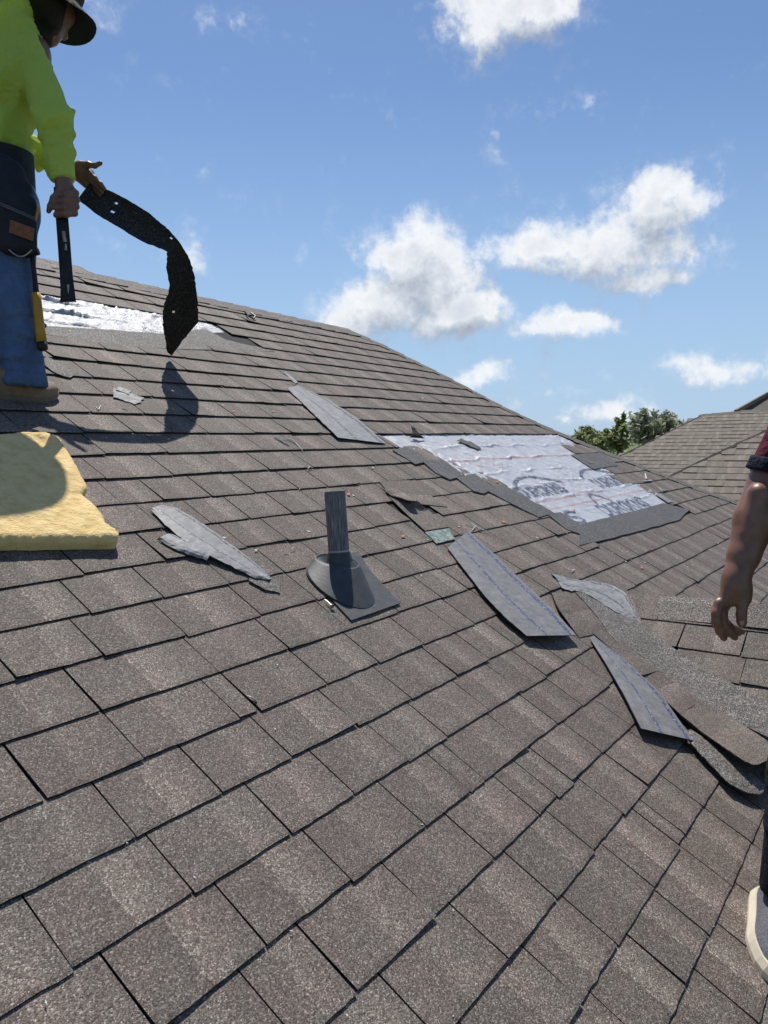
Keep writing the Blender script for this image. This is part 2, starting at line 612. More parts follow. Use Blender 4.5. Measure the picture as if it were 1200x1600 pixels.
# joints read from the photograph (mid-points in image pixels)
JM = []
def _j(ox, oy, s, L):
    for a, b, c_, d_ in L:
        JM.append((ox + (a + c_) / 2 / s, oy + (b + d_) / 2 / s))
_j(600, 900, 4, [(190, 10, 360, 140), (400, 0, 540, 90), (240, 445, 445, 620), (50, 260, 235, 430), (265, 190, 445, 345), (385, 160, 560, 300), (555, 100, 740, 230), (635, 290, 815, 435), (445, 360, 645, 515), (710, 255, 905, 400), (945, 405, 1135, 545), (0, 625, 150, 760), (430, 650, 655, 850), (635, 550, 845, 715), (800, 470, 1005, 620), (1015, 640, 1200, 785), (150, 800, 390, 1000), (650, 865, 905, 1080), (845, 745, 1080, 920), (0, 1030, 150, 1150), (265, 1105, 525, 1340), (365, 1050, 630, 1280), (925, 1085, 1160, 1280), (805, 1165, 1080, 1370), (690, 1255, 960, 1490), (0, 1330, 250, 1555)])
_j(200, 850, 4, [(90, 230, 245, 345), (530, 150, 635, 255), (810, 40, 980, 175), (1000, 200, 1180, 350), (150, 10, 255, 110), (165, 380, 370, 575), (650, 275, 830, 455), (375, 600, 570, 808), (800, 480, 1010, 660), (600, 830, 820, 1040), (485, 865, 695, 1100), (1035, 680, 1200, 840), (335, 1280, 580, 1560), (790, 1085, 1015, 1340)])
_j(300, 450, 4, [(0, 1205, 120, 1300), (270, 1170, 400, 1285), (540, 1155, 670, 1268), (725, 1150, 800, 1210), (335, 930, 455, 1035), (575, 930, 695, 1025), (50, 1048, 190, 1160), (360, 1043, 480, 1147), (640, 1035, 740, 1120), (230, 1320, 360, 1450), (485, 1300, 610, 1400), (700, 1275, 800, 1370), (190, 1490, 310, 1600), (460, 1450, 600, 1590), (170, 725, 270, 815), (400, 735, 515, 825), (600, 745, 700, 830), (0, 830, 110, 920), (280, 825, 395, 915), (510, 830, 625, 920), (715, 840, 800, 910), (185, 635, 270, 715), (350, 645, 450, 730), (505, 660, 600, 745), (110, 550, 210, 630), (240, 560, 340, 640), (425, 585, 510, 650), (140, 485, 240, 555), (370, 505, 460, 575), (560, 525, 640, 590), (110, 400, 200, 475), (330, 430, 425, 500), (490, 440, 570, 515)])
_j(600, 500, 4, [(20, 830, 120, 910), (215, 905, 345, 1000), (90, 925, 215, 1010), (310, 1010, 435, 1105), (470, 990, 600, 1085), (175, 1025, 300, 1125), (550, 1095, 675, 1190), (690, 1075, 800, 1160), (410, 1115, 540, 1215), (255, 1140, 380, 1240), (660, 1195, 790, 1300), (510, 1225, 640, 1320), (680, 1330, 800, 1430), (155, 1280, 290, 1390), (0, 1325, 120, 1430), (180, 1435, 325, 1560)])
_j(0, 1000, 2, [(205, 100, 325, 235), (330, 240, 450, 370), (30, 345, 140, 505), (640, 135, 745, 245), (795, 245, 905, 370), (775, 455, 905, 605), (945, 595, 1090, 750), (940, 905, 1110, 1095), (975, 355, 1100, 475), (1000, 160, 1115, 270), (680, 775, 830, 950), (750, 1040, 880, 1200), (585, 10, 685, 105), (90, 815, 220, 1030), (467, 620, 605, 795), (318, 990, 470, 1200), (290, 460, 430, 615), (570, 340, 695, 475)])
_j(700, 1200, 4, [(300, 60, 555, 290), (620, 265, 905, 525), (820, 70, 1095, 290), (355, 530, 670, 810), (970, 480, 1200, 680), (710, 800, 1050, 1105), (460, 1110, 825, 1470), (40, 865, 360, 1210)])
_j(0, 640, 2.5, [(235, 670, 310, 750), (520, 630, 650, 735), (240, 555, 325, 645), (545, 495, 655, 600), (385, 290, 485, 375), (550, 280, 640, 360), (740, 265, 825, 340), (920, 260, 1000, 330), (1090, 250, 1165, 315), (320, 190, 405, 270), (590, 185, 675, 260), (785, 180, 865, 250), (445, 25, 505, 80), (545, 385, 650, 480), (895, 350, 975, 435), (870, 455, 965, 545), (1040, 440, 1125, 520), (1010, 550, 1110, 640)])
_j(1040, 1180, 3.81, [(0, 140, 220, 315), (235, 320, 515, 525), (0, 390, 115, 475), (0, 480, 80, 545), (90, 545, 385, 775), (410, 755, 530, 845), (0, 850, 245, 1075), (305, 995, 490, 1150), (0, 1275, 110, 1370), (175, 1270, 530, 1590)])
ANCH = {}
for x, y in JM:
    u, v = roofuv(x, y, .006)
    k = math.floor(v if v < 13 else v - (v - 12.5) / 11 * .045 * (16.5 - u))
    ANCH.setdefault(k, []).append(u)


def joints(k, ulo, uhi):
    a = sorted(x for x in ANCH.get(k, []) if ulo < x < uhi)
    b = []
    for x in a:
        if not b or x - b[-1] > .30:
            b.append(x)
    if not b:
        b = [ulo + rng.uniform(0, 1.6)]
    out = [b[0]]
    while out[0] > ulo:
        out.insert(0, out[0] - rng.choice([1.42, 1.5, 1.62, 1.7, 1.78]))
    for x in b[1:]:
        g = x - out[-1]
        n = max(1, round(g / 1.58)) if g > 2.25 else 1
        s0 = out[-1]
        for i in range(1, n):
            out.append(s0 + g * i / n + rng.uniform(-.06, .06))
        out.append(x)
    while out[-1] < uhi:
        out.append(out[-1] + rng.choice([1.42, 1.5, 1.62, 1.7, 1.78]))
    return out


THK = .0052


def tab_mesh(b, f, u0, u1, k, kb, uclip=None, gap=.015, lift=None):
    """one shingle tab as a curved, slightly uneven slab; f maps (u, v, h) to world"""
    rnd = rng.random()
    NU = 9
    dv = rng.gauss(0, .016)
    tilt = rng.gauss(0, .010)
    l0 = abs(rng.gauss(0, .0011))
    l1 = abs(rng.gauss(0, .0011))
    if rng.random() < .13:
        l0 += rng.uniform(.002, .006)
    if rng.random() < .13:
        l1 += rng.uniform(.002, .006)
    if lift:
        l0, l1 = lift
    rows = ((0, 0), (.06, .10), (.5, .45), (1.16, 1.0))
    g0, g1 = gap * rng.uniform(.6, 1.4), gap * rng.uniform(.6, 1.4)
    nz = [rng.gauss(0, .0045) for _ in range(NU)]
    sk0, sk1 = rng.gauss(0, .008), rng.gauss(0, .008)
    P, st = [], []
    for i in range(NU):
        s = i / (NU - 1)
        col = []
        for t, q in rows:
            u = u0 + g0 + (u1 - g1 - u0 - g0) * s + (sk0 * (1 - s) + sk1 * s) * (1 - q)
            v = k + kb(k, u) + t + (dv + tilt * (s - .5) + nz[i]) * (1 - q)
            if uclip is not None:
                u = min(u, uclip(v))
            lf = (l0 * (1 - s) ** 2 + l1 * s ** 2) * (1 - q) ** 2
            h = (.0098 if k < 10 else .0122) * (1 - t) + .0046 * t + lf - (.0012 if t == 0 else 0)
            col.append(f(u, v, h))
            st.append((s, t, rnd))
        P.append(col)
    a, c = NU, len(rows)
    q = lambda i, j: i * c + j
    top = [P[i][j] for i in range(a) for j in range(c)]
    b.add(top, [(q(i, j), q(i + 1, j), q(i + 1, j + 1), q(i, j + 1)) for i in range(a - 1) for j in range(c - 1)], st)
    nrm = f(u0, k, 0.0) - f(u0, k, 1.0)
    rim = [q(0, j) for j in range(c - 1, -1, -1)] + [q(i, 0) for i in range(1, a)] + [q(a - 1, j) for j in range(1, c)]
    n = len(rim)
    b.add([top[i] for i in rim] + [top[i] + nrm * (THK * (1 + .25 * math.sin(i * 2.1))) for i in rim],
          [(i, n + i, n + i + 1, i + 1) for i in range(n - 1)], [(0, -1, rnd)] * (2 * n))


main_slope = MB()
# plywood and felt under the shingles, one closed slab
_outl = [(-22, -9.5), (HIPUV[-1][0] - .2, -9.5)] + [(u - .1, v) for u, v in reversed(HIPUV[:-1])] + [(HIPUV[0][0] - .1, RIDGE_V(HIPUV[0][0])), (-22, RIDGE_V(-22))]
main_slope.slab([UV(u, v, 0) for u, v in _outl], NW * -.03)
roof_slope = hang(main_slope.build('roof_slope', M['deck']), house)

tabs = []
PATCH_UV = [roofuv(*p) for p in PATCH]
PATCH2_UV = [roofuv(*p) for p in PATCH2]
SPECIAL = [[(598, 762), (652, 788), (700, 822), (664, 830), (606, 790)]]
SPECIAL_UV = [[roofuv(*p) for p in q] for q in SPECIAL]
for k in range(-9, 25):
    jj = joints(k, -20, 53)
    for u0, u1 in zip(jj, jj[1:]):
        uc, vc = (u0 + u1) / 2, k + .5 + bend(k, (u0 + u1) / 2)
        if u0 > hip_u(vc + .5) - .05 or vc - .3 > RIDGE_V(uc) - .2:
            continue
        if 5 <= k <= 11 and u0 < 18 and not inpoly(u0, vc, PATCH_UV) and inpoly(u1, vc, PATCH_UV):
            a, c_ = u0, u1                   # the tab was cut where the felt begins
            for _ in range(14):
                m_ = (a + c_) / 2
                if inpoly(m_, vc, PATCH_UV):
                    c_ = m_
                else:
                    a = m_
            a -= .42
            if a - u0 < .22:
                continue
            u1 = a
            uc = (u0 + u1) / 2
        if inpoly(uc, vc, PATCH_UV) or inpoly(uc, vc, PATCH2_UV) or any(inpoly(uc, vc, q) for q in SPECIAL_UV):
            continue
        if vc < PV and VALLEY_U(vc) + .5 < uc < 2 * PU - VALLEY_U(vc) - .5:
            continue
        pts = [proj(UV(u, v)) for u, v in ((u0, k), (u1, k), (u1, k + 1), (u0, k + 1))]
        if min(p[2] for p in pts) < .05:
            area = 0
        else:
            px = [(min(max(p[0], 0), 1200), min(max(p[1], 0), 1600)) for p in pts]
            area = abs(sum(px[i][0] * px[(i + 1) % 4][1] - px[(i + 1) % 4][0] * px[i][1] for i in range(4))) / 2
        tabs.append((area, k, u0, u1))
tabs.sort(key=lambda t: -t[0])
stuff = MB()
for i, (area, k, u0, u1) in enumerate(tabs):
    b = MB() if i < 290 else stuff
    tab_mesh(b, UV, u0, u1, k, bend, hip_u)
    if i < 290:
        hang(b.build('shingle', M['shingle']), roof_slope).matrix_parent_inverse = Matrix()
so_ = stuff.build('shingle_field', M['shingle'], kind='stuff')
so_.parent = roof_slope


def sub(b, name, mat, parent=roof_slope, smooth=False, **props):
    o = b.build(name, mat, smooth=smooth, **props)
    o.parent = parent
    return o


# exposed headlap of the courses below the stripped patches
def band(poly, mat, h=.0105, name='headlap_strip', thick=.006, st=(.25, .4, .4), jag=0.0):
    pts = []
    n = len(poly)
    for i in range(n):
        (x0, y0), (x1, y1) = poly[i], poly[(i + 1) % n]
        L = math.hypot(x1 - x0, y1 - y0)
        m = max(1, int(L / 9)) if jag else 1
        for j in range(m):
            f = j / m
            pts.append((x0 + (x1 - x0) * f + (rng.uniform(-jag, jag) if j else 0), y0 + (y1 - y0) * f + (rng.uniform(-jag, jag) * .6 if j else 0)))
    P = [roof(x, y, h) for x, y in pts]
    A = sum((np.cross(P[i] - P[0], P[(i + 1) % len(P)] - P[0]) for i in range(len(P))), np.zeros(3))
    if A @ NW < 0:
        P = P[::-1]
    b = MB()
    b.slab(P, NW * -thick, st_top=[st] * len(P))
    return sub(b, name, mat)


band([(905, 820), (1036, 786), (1078, 796), (1062, 812), (1000, 829), (945, 843), (906, 852)], M['headlap'], .0125, jag=1.0)
band([(636, 697), (672, 720), (649, 725), (614, 703)], M['headlap'], .0150, jag=.4)
band([(661, 721), (692, 718), (726, 742), (703, 749), (680, 738)], M['headlap'], .0145, jag=.4)
band([(712, 745), (742, 740), (772, 762), (756, 771), (740, 767)], M['headlap'], .0140, jag=.4)
band([(756, 764), (788, 758), (825, 779), (866, 801), (842, 808), (800, 787)], M['headlap'], .0135, jag=.4)
band([(855, 803), (876, 800), (910, 821), (906, 834), (884, 826)], M['headlap'], .0130, jag=.4)
band([(893, 711), (940, 705), (966, 727), (928, 733)], M['headlap'], .0100, jag=.6)
band([(60, 508), (255, 521), (322, 514), (352, 530), (428, 549), (300, 546), (180, 541), (60, 520)], M['mineral'], .0085, jag=.8)
band([(-60, 497), (62, 508), (62, 521), (-60, 510)], M['mineral'], .0087)

# ------------------------------------------------------------------ underlayment with its print
LET = {'D': [[(0, 0), (0, 1)], [(0, 1), (.45, 1), (.7, .75), (.7, .25), (.45, 0), (0, 0)]], 'U': [[(0, 1), (0, .2), (.2, 0), (.5, 0), (.7, .2), (.7, 1)]],
       'R': [[(0, 0), (0, 1), (.5, 1), (.7, .8), (.5, .5), (0, .5)], [(.35, .5), (.7, 0)]], 'O': [[(.2, 0), (0, .25), (0, .75), (.2, 1), (.5, 1), (.7, .75), (.7, .25), (.5, 0), (.2, 0)]],
       'K': [[(0, 0), (0, 1)], [(.7, 1), (0, .45)], [(.25, .6), (.7, 0)]], 'N': [[(0, 0), (0, 1), (.7, 0), (.7, 1)]], 'S': [[(.7, .85), (.5, 1), (.2, 1), (0, .8), (.15, .55), (.55, .45), (.7, .2), (.5, 0), (.2, 0), (0, .15)]],
       'I': [[(.1, 0), (.1, 1)]]}


def segs(text, u, v, w, h, lean=0.0):
    out = []
    adv = w / len(text)
    for i, ch in enumerate(text):
        for st_ in LET[ch]:
            pts = [(u + i * adv + x * adv * 1.0 + y * lean, v + y * h) for x, y in st_]
            out += list(zip(pts, pts[1:]))
    return out


def underlay(poly_uv, du, ink_segs, red_segs, ink_w, mat, amp, seed, name='underlayment', press=.0):
    us = [p[0] for p in poly_uv]
    vs = [p[1] for p in poly_uv]
    u0, u1, v0, v1 = min(us) - .1, max(us) + .1, min(vs) - .1, max(vs) + .1
    nu, nv = int((u1 - u0) / (du * 1.6)) + 1, int((v1 - v0) / du) + 1
    U = np.linspace(u0, u1, nu)
    V = np.linspace(v0, v1, nv)
    UU, VV = np.meshgrid(U, V, indexing='ij')
    rs = np.random.RandomState(seed)

    def wn(fu, fv, n=7):
        o = np.zeros_like(UU)
        for _ in range(n):
            a, b = rs.normal(0, fu), rs.normal(0, fv)
            o += np.sin(UU * a + VV * b + rs.uniform(0, 6.3) + 1.2 * np.sin(UU * rs.normal(0, fu * .4) + VV * rs.normal(0, fv * .4)))
        return o / math.sqrt(n)
    wav = VV + .05 * wn(1.2, .6, 4) + .05 * wn(3.5, 1, 3)
    edge = None
    crease = np.exp(-((wav - np.round(wav)) / .05) ** 2)
    hh = amp * (crease * .0065 * np.clip(.5 + .8 * wn(1.1, .4), 0, 2) + .0022 * (1 - np.clip(np.abs(wn(5, 3.4, 6)) / .5, 0, 1)) + .0020 * np.abs(wn(9, 6, 9)) + .0028 * np.abs(wn(24, 12, 9)) * np.clip(.3 + wn(2, 2), 0, 2) + .0012 * wn(3, 2))

    def dist(sg):
        d = np.full_like(UU, 9.0)
        for (a, b), (c, e) in sg:
            L = (c - a) ** 2 + (e - b) ** 2 + 1e-9
            t = np.clip(((UU - a) * (c - a) + (VV - b) * (e - b)) / L, 0, 1)
            d = np.minimum(d, np.hypot((UU - a - t * (c - a)), VV - b - t * (e - b)))
        return d
    fade = np.clip(dist(list(zip(poly_uv, poly_uv[1:] + poly_uv[:1]))) / .45, 0, 1)
    hh = .0022 + fade * np.clip(hh, 0, .03)
    ink = np.clip((ink_w - dist(ink_segs)) / .03 + .5, 0, 1) if ink_segs else np.zeros_like(UU)
    red = np.clip((.045 - dist(red_segs)) / .03 + .5, 0, 1) if red_segs else np.zeros_like(UU)
    b = MB()
    idx = -np.ones(UU.shape, int)
    pts, st, fs = [], [], []
    inside = np.zeros((nu - 1, nv - 1), bool)
    for i in range(nu - 1):
        for j in range(nv - 1):
            inside[i, j] = inpoly((U[i] + U[i + 1]) / 2, (V[j] + V[j + 1]) / 2, poly_uv)
    for i, j in zip(*np.nonzero(inside)):
        f = []
        for a, c in ((i, j), (i + 1, j), (i + 1, j + 1), (i, j + 1)):
            if idx[a, c] < 0:
                idx[a, c] = len(pts)
                pts.append(UV(U[a], V[c], hh[a, c]))
                st.append((ink[a, c], red[a, c], crease[a, c]))
            f.append(int(idx[a, c]))
        fs.append(tuple(f))
    b.add(pts, fs, st)
    return sub(b, name, mat, smooth=True)


_uvs = lambda L: [roofuv(*p) for p in L]
inkseg = segs('DUROKNS', 15.75, 7.24, 4.2, .56) + segs('DUROKNS', 23.6, 7.16, 4.6, .62) + segs('DUROKNS', 20.2, 5.34, 5.9, .68)
inkseg += segs('S', 16.75, 5.3, 1.2, .75)
for cu, cv, wd in ((18.4, 8.0, 2.3), (25.6, 8.1, 2.4), (21.6, 6.3, .9)):
    arc = [(cu - wd + 2 * wd * i / 14, cv + .62 * math.sin(math.pi * (i / 14) ** .8) - .1) for i in range(15)]
    inkseg += list(zip(arc, arc[1:]))
    arc = [(a, b_ - .05) for a, b_ in arc[8:]]
    inkseg += list(zip(arc, arc[1:]))
redseg = [((12, 9.95), (29, 10.0)), ((15, 6.35), (29, 6.45)), ((13.7, 11.3), (16.2, 9.2)), ((15.4, 11.2), (17.6, 9.1)), ((16, 6.9), (24, 6.85))]
underlay([roofuv(*p) for p in [(592, 682), (640, 677), (888, 677), (905, 703), (1050, 784), (1040, 794), (905, 834), (838, 808), (764, 772), (688, 737), (634, 712)]], .055, inkseg, redseg, .10, M['underlay'], 1.0, 3)
underlay([roofuv(*p) for p in [(-60, 446), (60, 456), (160, 470), (262, 490), (330, 507), (350, 520), (258, 525), (160, 520), (60, 511), (-60, 500)]], .055, [], [], .05, M['underlay_bright'], 1.7, 8)

# ------------------------------------------------------------------ ridge and hip caps
def caps(name, pts, n1, n2, w, step, mat, parent, lift=.012, edge_up=.004):
    """overlapping folded cap shingles along a line of world points; n1, n2 give the downhill directions of both faces"""
    path = [np.asarray(p, float) for p in pts]
    Ls = [0]
    for a, b_ in zip(path, path[1:]):
        Ls.append(Ls[-1] + np.linalg.norm(b_ - a))

    def P(s):
        s = max(0, min(Ls[-1], s))
        for i in range(len(path) - 1):
            if s <= Ls[i + 1]:
                return path[i] + (path[i + 1] - path[i]) * (s - Ls[i]) / (Ls[i + 1] - Ls[i])
        return path[-1]
    root = MB()
    n = int(Ls[-1] / step)
    tube = MB()
    tube.tube([p + np.array([0, 0, -.05]) for p in path], .012, 6, st=(0, -1, 0))
    o = tube.build(name, M['deck'])
    o.parent = parent
    d1 = np.asarray(n1, float)
    d2 = np.asarray(n2, float)
    for i in range(n):
        a, c = i * step, i * step + step * 1.25
        g = MB()
        rnd = rng.random()
        G, st = [], []
        ja, jb = rng.gauss(0, .004), rng.gauss(0, .004)
        for q, (s, up) in enumerate(((a, lift + .006), (c, lift - .001))):
            row = []
            base = P(s) + np.array([0, 0, up])
            for k, x in enumerate((-1, -.55, -.18, 0, .18, .55, 1)):
                dd = d1 if x < 0 else d2
                off = dd * (abs(x) * w) + np.array([0, 0, edge_up * x * x - .003 * abs(x)])
                jt = (ja if x < 0 else jb) * abs(x)
                row.append(base + off + np.array([0, 0, jt * .3]))
                st.append(((x + 1) / 2, q * .8, rnd))
            G.append(row)
        g.sheet(G, np.array([0, 0, -.005]), st=st)
        so2 = g.build('cap_shingle', mat)
        so2.parent = o
    return o


D_MAIN = -VW
D_BACK = np.array([0, CT, -ST])
D_HIPEND = np.array([CT, 0, -ST])
rid = [UV(u, RIDGE_V(u), .005) for u in (-22, -10, 0, 8, 16, 22.5)] + [UV(HIPUV[0][0], RIDGE_V(HIPUV[0][0]), .005)]
for p in rid:
    p[2] += .001
ro = caps('ridge_cap', rid[::-1], D_MAIN, D_BACK, .135, .145, M['cap'], None, .004)
hang(ro, house)
for c_ in ro.children:
    pass
hipw = [UV(u, v, .008) for u, v in HIPUV[:-1]]
hipw[0] = rid[-1] + np.array([0, 0, 0.0])
hd = hipw[-1] - hipw[0]
ho = caps('hip_cap', hipw[::-1], (D_MAIN * .55 - EX * .45), np.array([.75, .35, -.55]), .13, .145, M['cap'], None, .004, 0.0)
hang(ho, house)

# back and hip-end slopes, walls
far = MB()
ridge_pts = [UV(u, RIDGE_V(u), 0) for u in (-22, HIPUV[0][0])]
bk = [ridge_pts[1], ridge_pts[0], ridge_pts[0] + D_BACK * 5.0, ridge_pts[1] + D_BACK * 5.0 + EX * 3.4]
far.slab([p + np.array([0, 0, -.004]) for p in bk], (0, 0, -.05))
hang(far.build('back_slope', M['shingle']), house)
far = MB()
hp = [UV(u, v, -.004) for u, v in HIPUV]
zb = hp[-1][2]
for a, c_ in zip(hp, hp[1:]):
    da = (a[2] - zb) / ST
    dc = (c_[2] - zb) / ST
    if da > 1e-3:
        far.slab([a, c_, c_ + D_HIPEND * max(dc, .001), a + D_HIPEND * da], (0, 0, -.05))
hang(far.build('hip_end_slope', M['shingle']), house)
wl = MB()
eave = UV(0, -9.5)
x0, x1, y0 = -3.0, HIPUV[-1][0] * S - .5, eave[1] + .35
wl.box(((x0 + x1) / 2, (y0 + 5.2) / 2, (GZ + eave[2]) / 2 - .05), ((x1 - x0) / 2, 0, 0), (0, (5.2 - y0) / 2, 0), (0, 0, (eave[2] - GZ) / 2))
M['brick'] = plain('tan_brick', (.30, .22, .16), .9, .3, 30)
hang(wl.build('wall', M['brick']), house)

# ------------------------------------------------------------------ low cross wing: ridge, slopes, shingles
DN = np.array([-CT, 0, -ST])                 # downhill of the slope that faces us
DNR = np.array([CT, 0, -ST])
NL = np.array([-ST, 0, CT])
WU = np.array([0, -1.0, 0])


def WING(u, v, h=0.0):                       # u courses along the ridge towards -Y, v courses down the slope
    return P0 + WU * (u * S) + DN * (v * S) + NL * h


wing = MB()
LW = 24
wl_ = [P0, P0 + WU * (LW * S), P0 + WU * (LW * S) + DN * (9 * S), P0 + WU * (9 * S * CT) + DN * (9 * S)]
wing.slab(wl_, NL * -.03)
wr_ = [P0, P0 + WU * (9 * S * CT) + DNR * (9 * S), P0 + WU * (LW * S) + DNR * (9 * S), P0 + WU * (LW * S)]
wing.slab(wr_, np.array([ST, 0, CT]) * -.03)
wing_slope = hang(wing.build('wing_slope', M['deck']), house)


def WINGT(u, v, h=0.0):                      # v counted upwards like on the main roof, row 0 nearest the eave
    return WING(u, 9.0 - v, h)


for k in range(0, 9):
    u = (9 - k) * CT - .6 + rng.uniform(-.4, .4)
    while u < LW:
        w = rng.choice([1.42, 1.5, 1.62, 1.75])
        b = MB()
        tab_mesh(b, WINGT, u, min(u + w, LW), k, lambda kk, uu: 0)
        # mirrored winding is harmless: faces are two-sided
        o = b.build('shingle', M['shingle'])
        o.parent = wing_slope
        u += w
cp = caps('wing_ridge_cap', [P0 + WU * (LW * S), P0 + WU * .05], DN, DNR, .14, .20, M['cap'], None, .012)
hang(cp, house)
gw = MB()
gw.box(P0 + np.array([0, -LW * S + .25, (GZ - P0[2]) / 2 - .72]), (.95, 0, 0), (0, .05, 0), (0, 0, (P0[2] - GZ) / 2 - .7))
hang(gw.build('wing_wall', M['brick']), house)


def surf_z(x, y):
    zm = y * math.tan(TH)
    zd = P0[2] - abs(x - P0[0]) * math.tan(TH) if y < P0[1] else zm - 1
    kx = .05
    h = max(kx - abs(zm - zd), 0) / kx
    return max(zm, zd) + h * h * kx * .25


def surf(px, py, h=0.0):
    """first point of the sight line on the roof surface (main slope and wing, valley rounded), raised by h"""
    d = ray(px, py)
    lo, t = 1.0, 1.0
    while t < 9:
        p = CAM + d * t
        if p[2] < surf_z(p[0], p[1]) + h:
            break
        lo = t
        t += .02
    hi = t
    for _ in range(18):
        m_ = (lo + hi) / 2
        p = CAM + d * m_
        if p[2] < surf_z(p[0], p[1]) + h:
            hi = m_
        else:
            lo = m_
    return CAM + d * hi


def lerp_path(pts, n):
    pts = [np.asarray(p, float) for p in pts]
    L = [0]
    for a, b_ in zip(pts, pts[1:]):
        L.append(L[-1] + np.linalg.norm((b_ - a)[:2]))
    out = []
    for i in range(n):
        s = L[-1] * i / (n - 1)
        for k in range(len(pts) - 1):
            if s <= L[k + 1] + 1e-9:
                f = (s - L[k]) / max(L[k + 1] - L[k], 1e-9)
                out.append(pts[k] + (pts[k + 1] - pts[k]) * f)
                break
    return out


def loft(A, B, n, m, fn, arch=0.0, down=(0, 0, -.004), rnd=None, ripple=0.0):
    """sheet between two image-space edges given as (x, y, height); fn places them on the roof"""
    a = lerp_path(A, n)
    b = lerp_path(B, n)
    G, st = [], []
    rnd = rng.random() if rnd is None else rnd
    for i in range(n):
        row = []
        for j in range(m):
            f = j / (m - 1)
            p = a[i] * (1 - f) + b[i] * f
            h = p[2] + arch * math.sin(math.pi * f) + ripple * (math.sin(i * .9 + rnd * 9) * math.cos(j * 1.3 + rnd * 5) + .5 * math.sin(i * 2.1 + j * 1.7))
            row.append(fn(p[0], p[1], h))
            st.append((i / (n - 1), f, rnd))
        G.append(row)
    g = MB()
    g.sheet(G, np.asarray(down, float), st=st)
    return g


# mineral roll lining the valley and the loose cut tabs beside it
vl = loft([(900, 925, .022), (935, 965, .022), (958, 998, .022), (1000, 1022, .022), (1064, 1088, .022), (1104, 1112, .022), (1168, 1136, .022), (1230, 1166, .022)],
          [(985, 928, .024), (1000, 966, .026), (1015, 983, .03), (1065, 1022, .03), (1110, 1048, .028), (1160, 1077, .028), (1205, 1098, .028), (1260, 1122, .028)],
          40, 9, surf, 0.0, NW * -.006, ripple=.0015)
hang(vl.build('valley_liner', M['mineral'], smooth=False), house)
cut = [([(862, 926, .014), (872, 950, .035), (905, 996, .012)], [(900, 922, .014), (918, 948, .02), (952, 986, .016)]),
       ([(925, 988, .016), (966, 1023, .022), (1003, 1055, .030)], [(952, 985, .022), (996, 1020, .024), (1028, 1048, .026)]),
       ([(1000, 1057, .020), (1030, 1085, .026), (1062, 1115, .034)], [(1028, 1047, .026), (1064, 1072, .027), (1097, 1095, .028)]),
       ([(1062, 1115, .032), (1100, 1146, .055), (1166, 1191, .095)], [(1097, 1095, .028), (1144, 1122, .03), (1199, 1157, .05)]),
       ([(1167, 1190, .093), (1180, 1197, .10), (1205, 1185, .085), (1240, 1200, .06)], [(1199, 1158, .05), (1215, 1166, .05), (1228, 1172, .045), (1260, 1190, .03)])]
for A, B in cut:
    g = loft(A, B, 9, 6, surf, 0, NW * -.005, ripple=.001)
    o = g.build('cut_shingle', M['shingle'])
    o.parent = roof_slope
# ------------------------------------------------------------------ neighbouring house beyond the hip
def far_roof(px, py, depth):
    """helper plane of a slope that faces -X: returns origin and a mapper (a along +Y, b up the slope)"""
    o = at(px, py, depth)
    up = np.array([CT, 0, ST])
    nn = np.array([-ST, 0, CT])
    al = np.array([0, 1.0, 0])

    def on(x, y):
        d = ray(x, y)
        P = CAM + d * (((o - CAM) @ nn) / (d @ nn))
        return P, (P - o) @ al, (P - o) @ up
    return o, on, al, up, nn


nb = thing('neighbouring_house', 'neighbouring house with tan grey hip roof beyond the brown roof edge', 'house', (9.5, 1.0, GZ))


def far_slope(poly, px, py, depth, name, tone_mat, slate_w, area_min=14):
    o, on, al, up, nn = far_roof(px, py, depth)
    pab = []
    b = MB()
    pts = []
    for x, y in poly:
        P, a, c = on(x, y)
        pts.append(P)
        pab.append((a, c))
    A = sum((np.cross(pts[i] - pts[0], pts[(i + 1) % len(pts)] - pts[0]) for i in range(len(pts))), np.zeros(3))
    if A @ nn < 0:
        pts = pts[::-1]
    b.slab(pts, nn * -.06, st_top=[(.2, .3, .1)] * len(pts))
    sl_ = hang(b.build(name, tone_mat), nb)
    # a few shared meshes of one shingle
    protos = []
    for i in range(10):
        g = MB()
        w = slate_w
        hgt = .012 if i % 3 else .017
        rnd = (i + .5) / 10
        g.add([(0, 0, hgt), (w, 0, hgt), (w, .16, .006), (0, .16, .006), (0, 0, 0), (w, 0, 0), (w, .16, 0), (0, .16, 0)],
              [(0, 1, 2, 3), (0, 4, 5, 1), (1, 5, 6, 2), (3, 7, 4, 0)], [(0, 0, rnd), (1, 0, rnd), (1, 1, rnd), (0, 1, rnd)] + [(0, -1, 0)] * 4)
        protos.append(g.mesh('far_shingle', tone_mat))
    rot = Matrix((tuple(-al) + (0,), tuple(up) + (0,), tuple(nn) + (0,))).to_3x3().transposed().to_4x4()
    a0, a1 = min(p[0] for p in pab), max(p[0] for p in pab)
    c0, c1 = min(p[1] for p in pab), max(p[1] for p in pab)
    n = 0
    k = 0
    c = c0
    while c < c1:
        a = a0 + rng.uniform(-.2, 0)
        while a < a1 + .1:
            w = slate_w * rng.uniform(.6, 1.45)
            a += w
            if inpoly(a - w / 2, c + .06, pab):
                P = o + al * a + up * c
                ob = bpy.data.objects.new('shingle', protos[rng.randrange(10)])
                COL.objects.link(ob)
                ob.matrix_world = Matrix.Translation(P) @ rot @ Matrix.Diagonal((w / slate_w * .995, 1, 1, 1))
                ob.parent = sl_
                n += 1
        c += .143
        k += 1
    return sl_, on


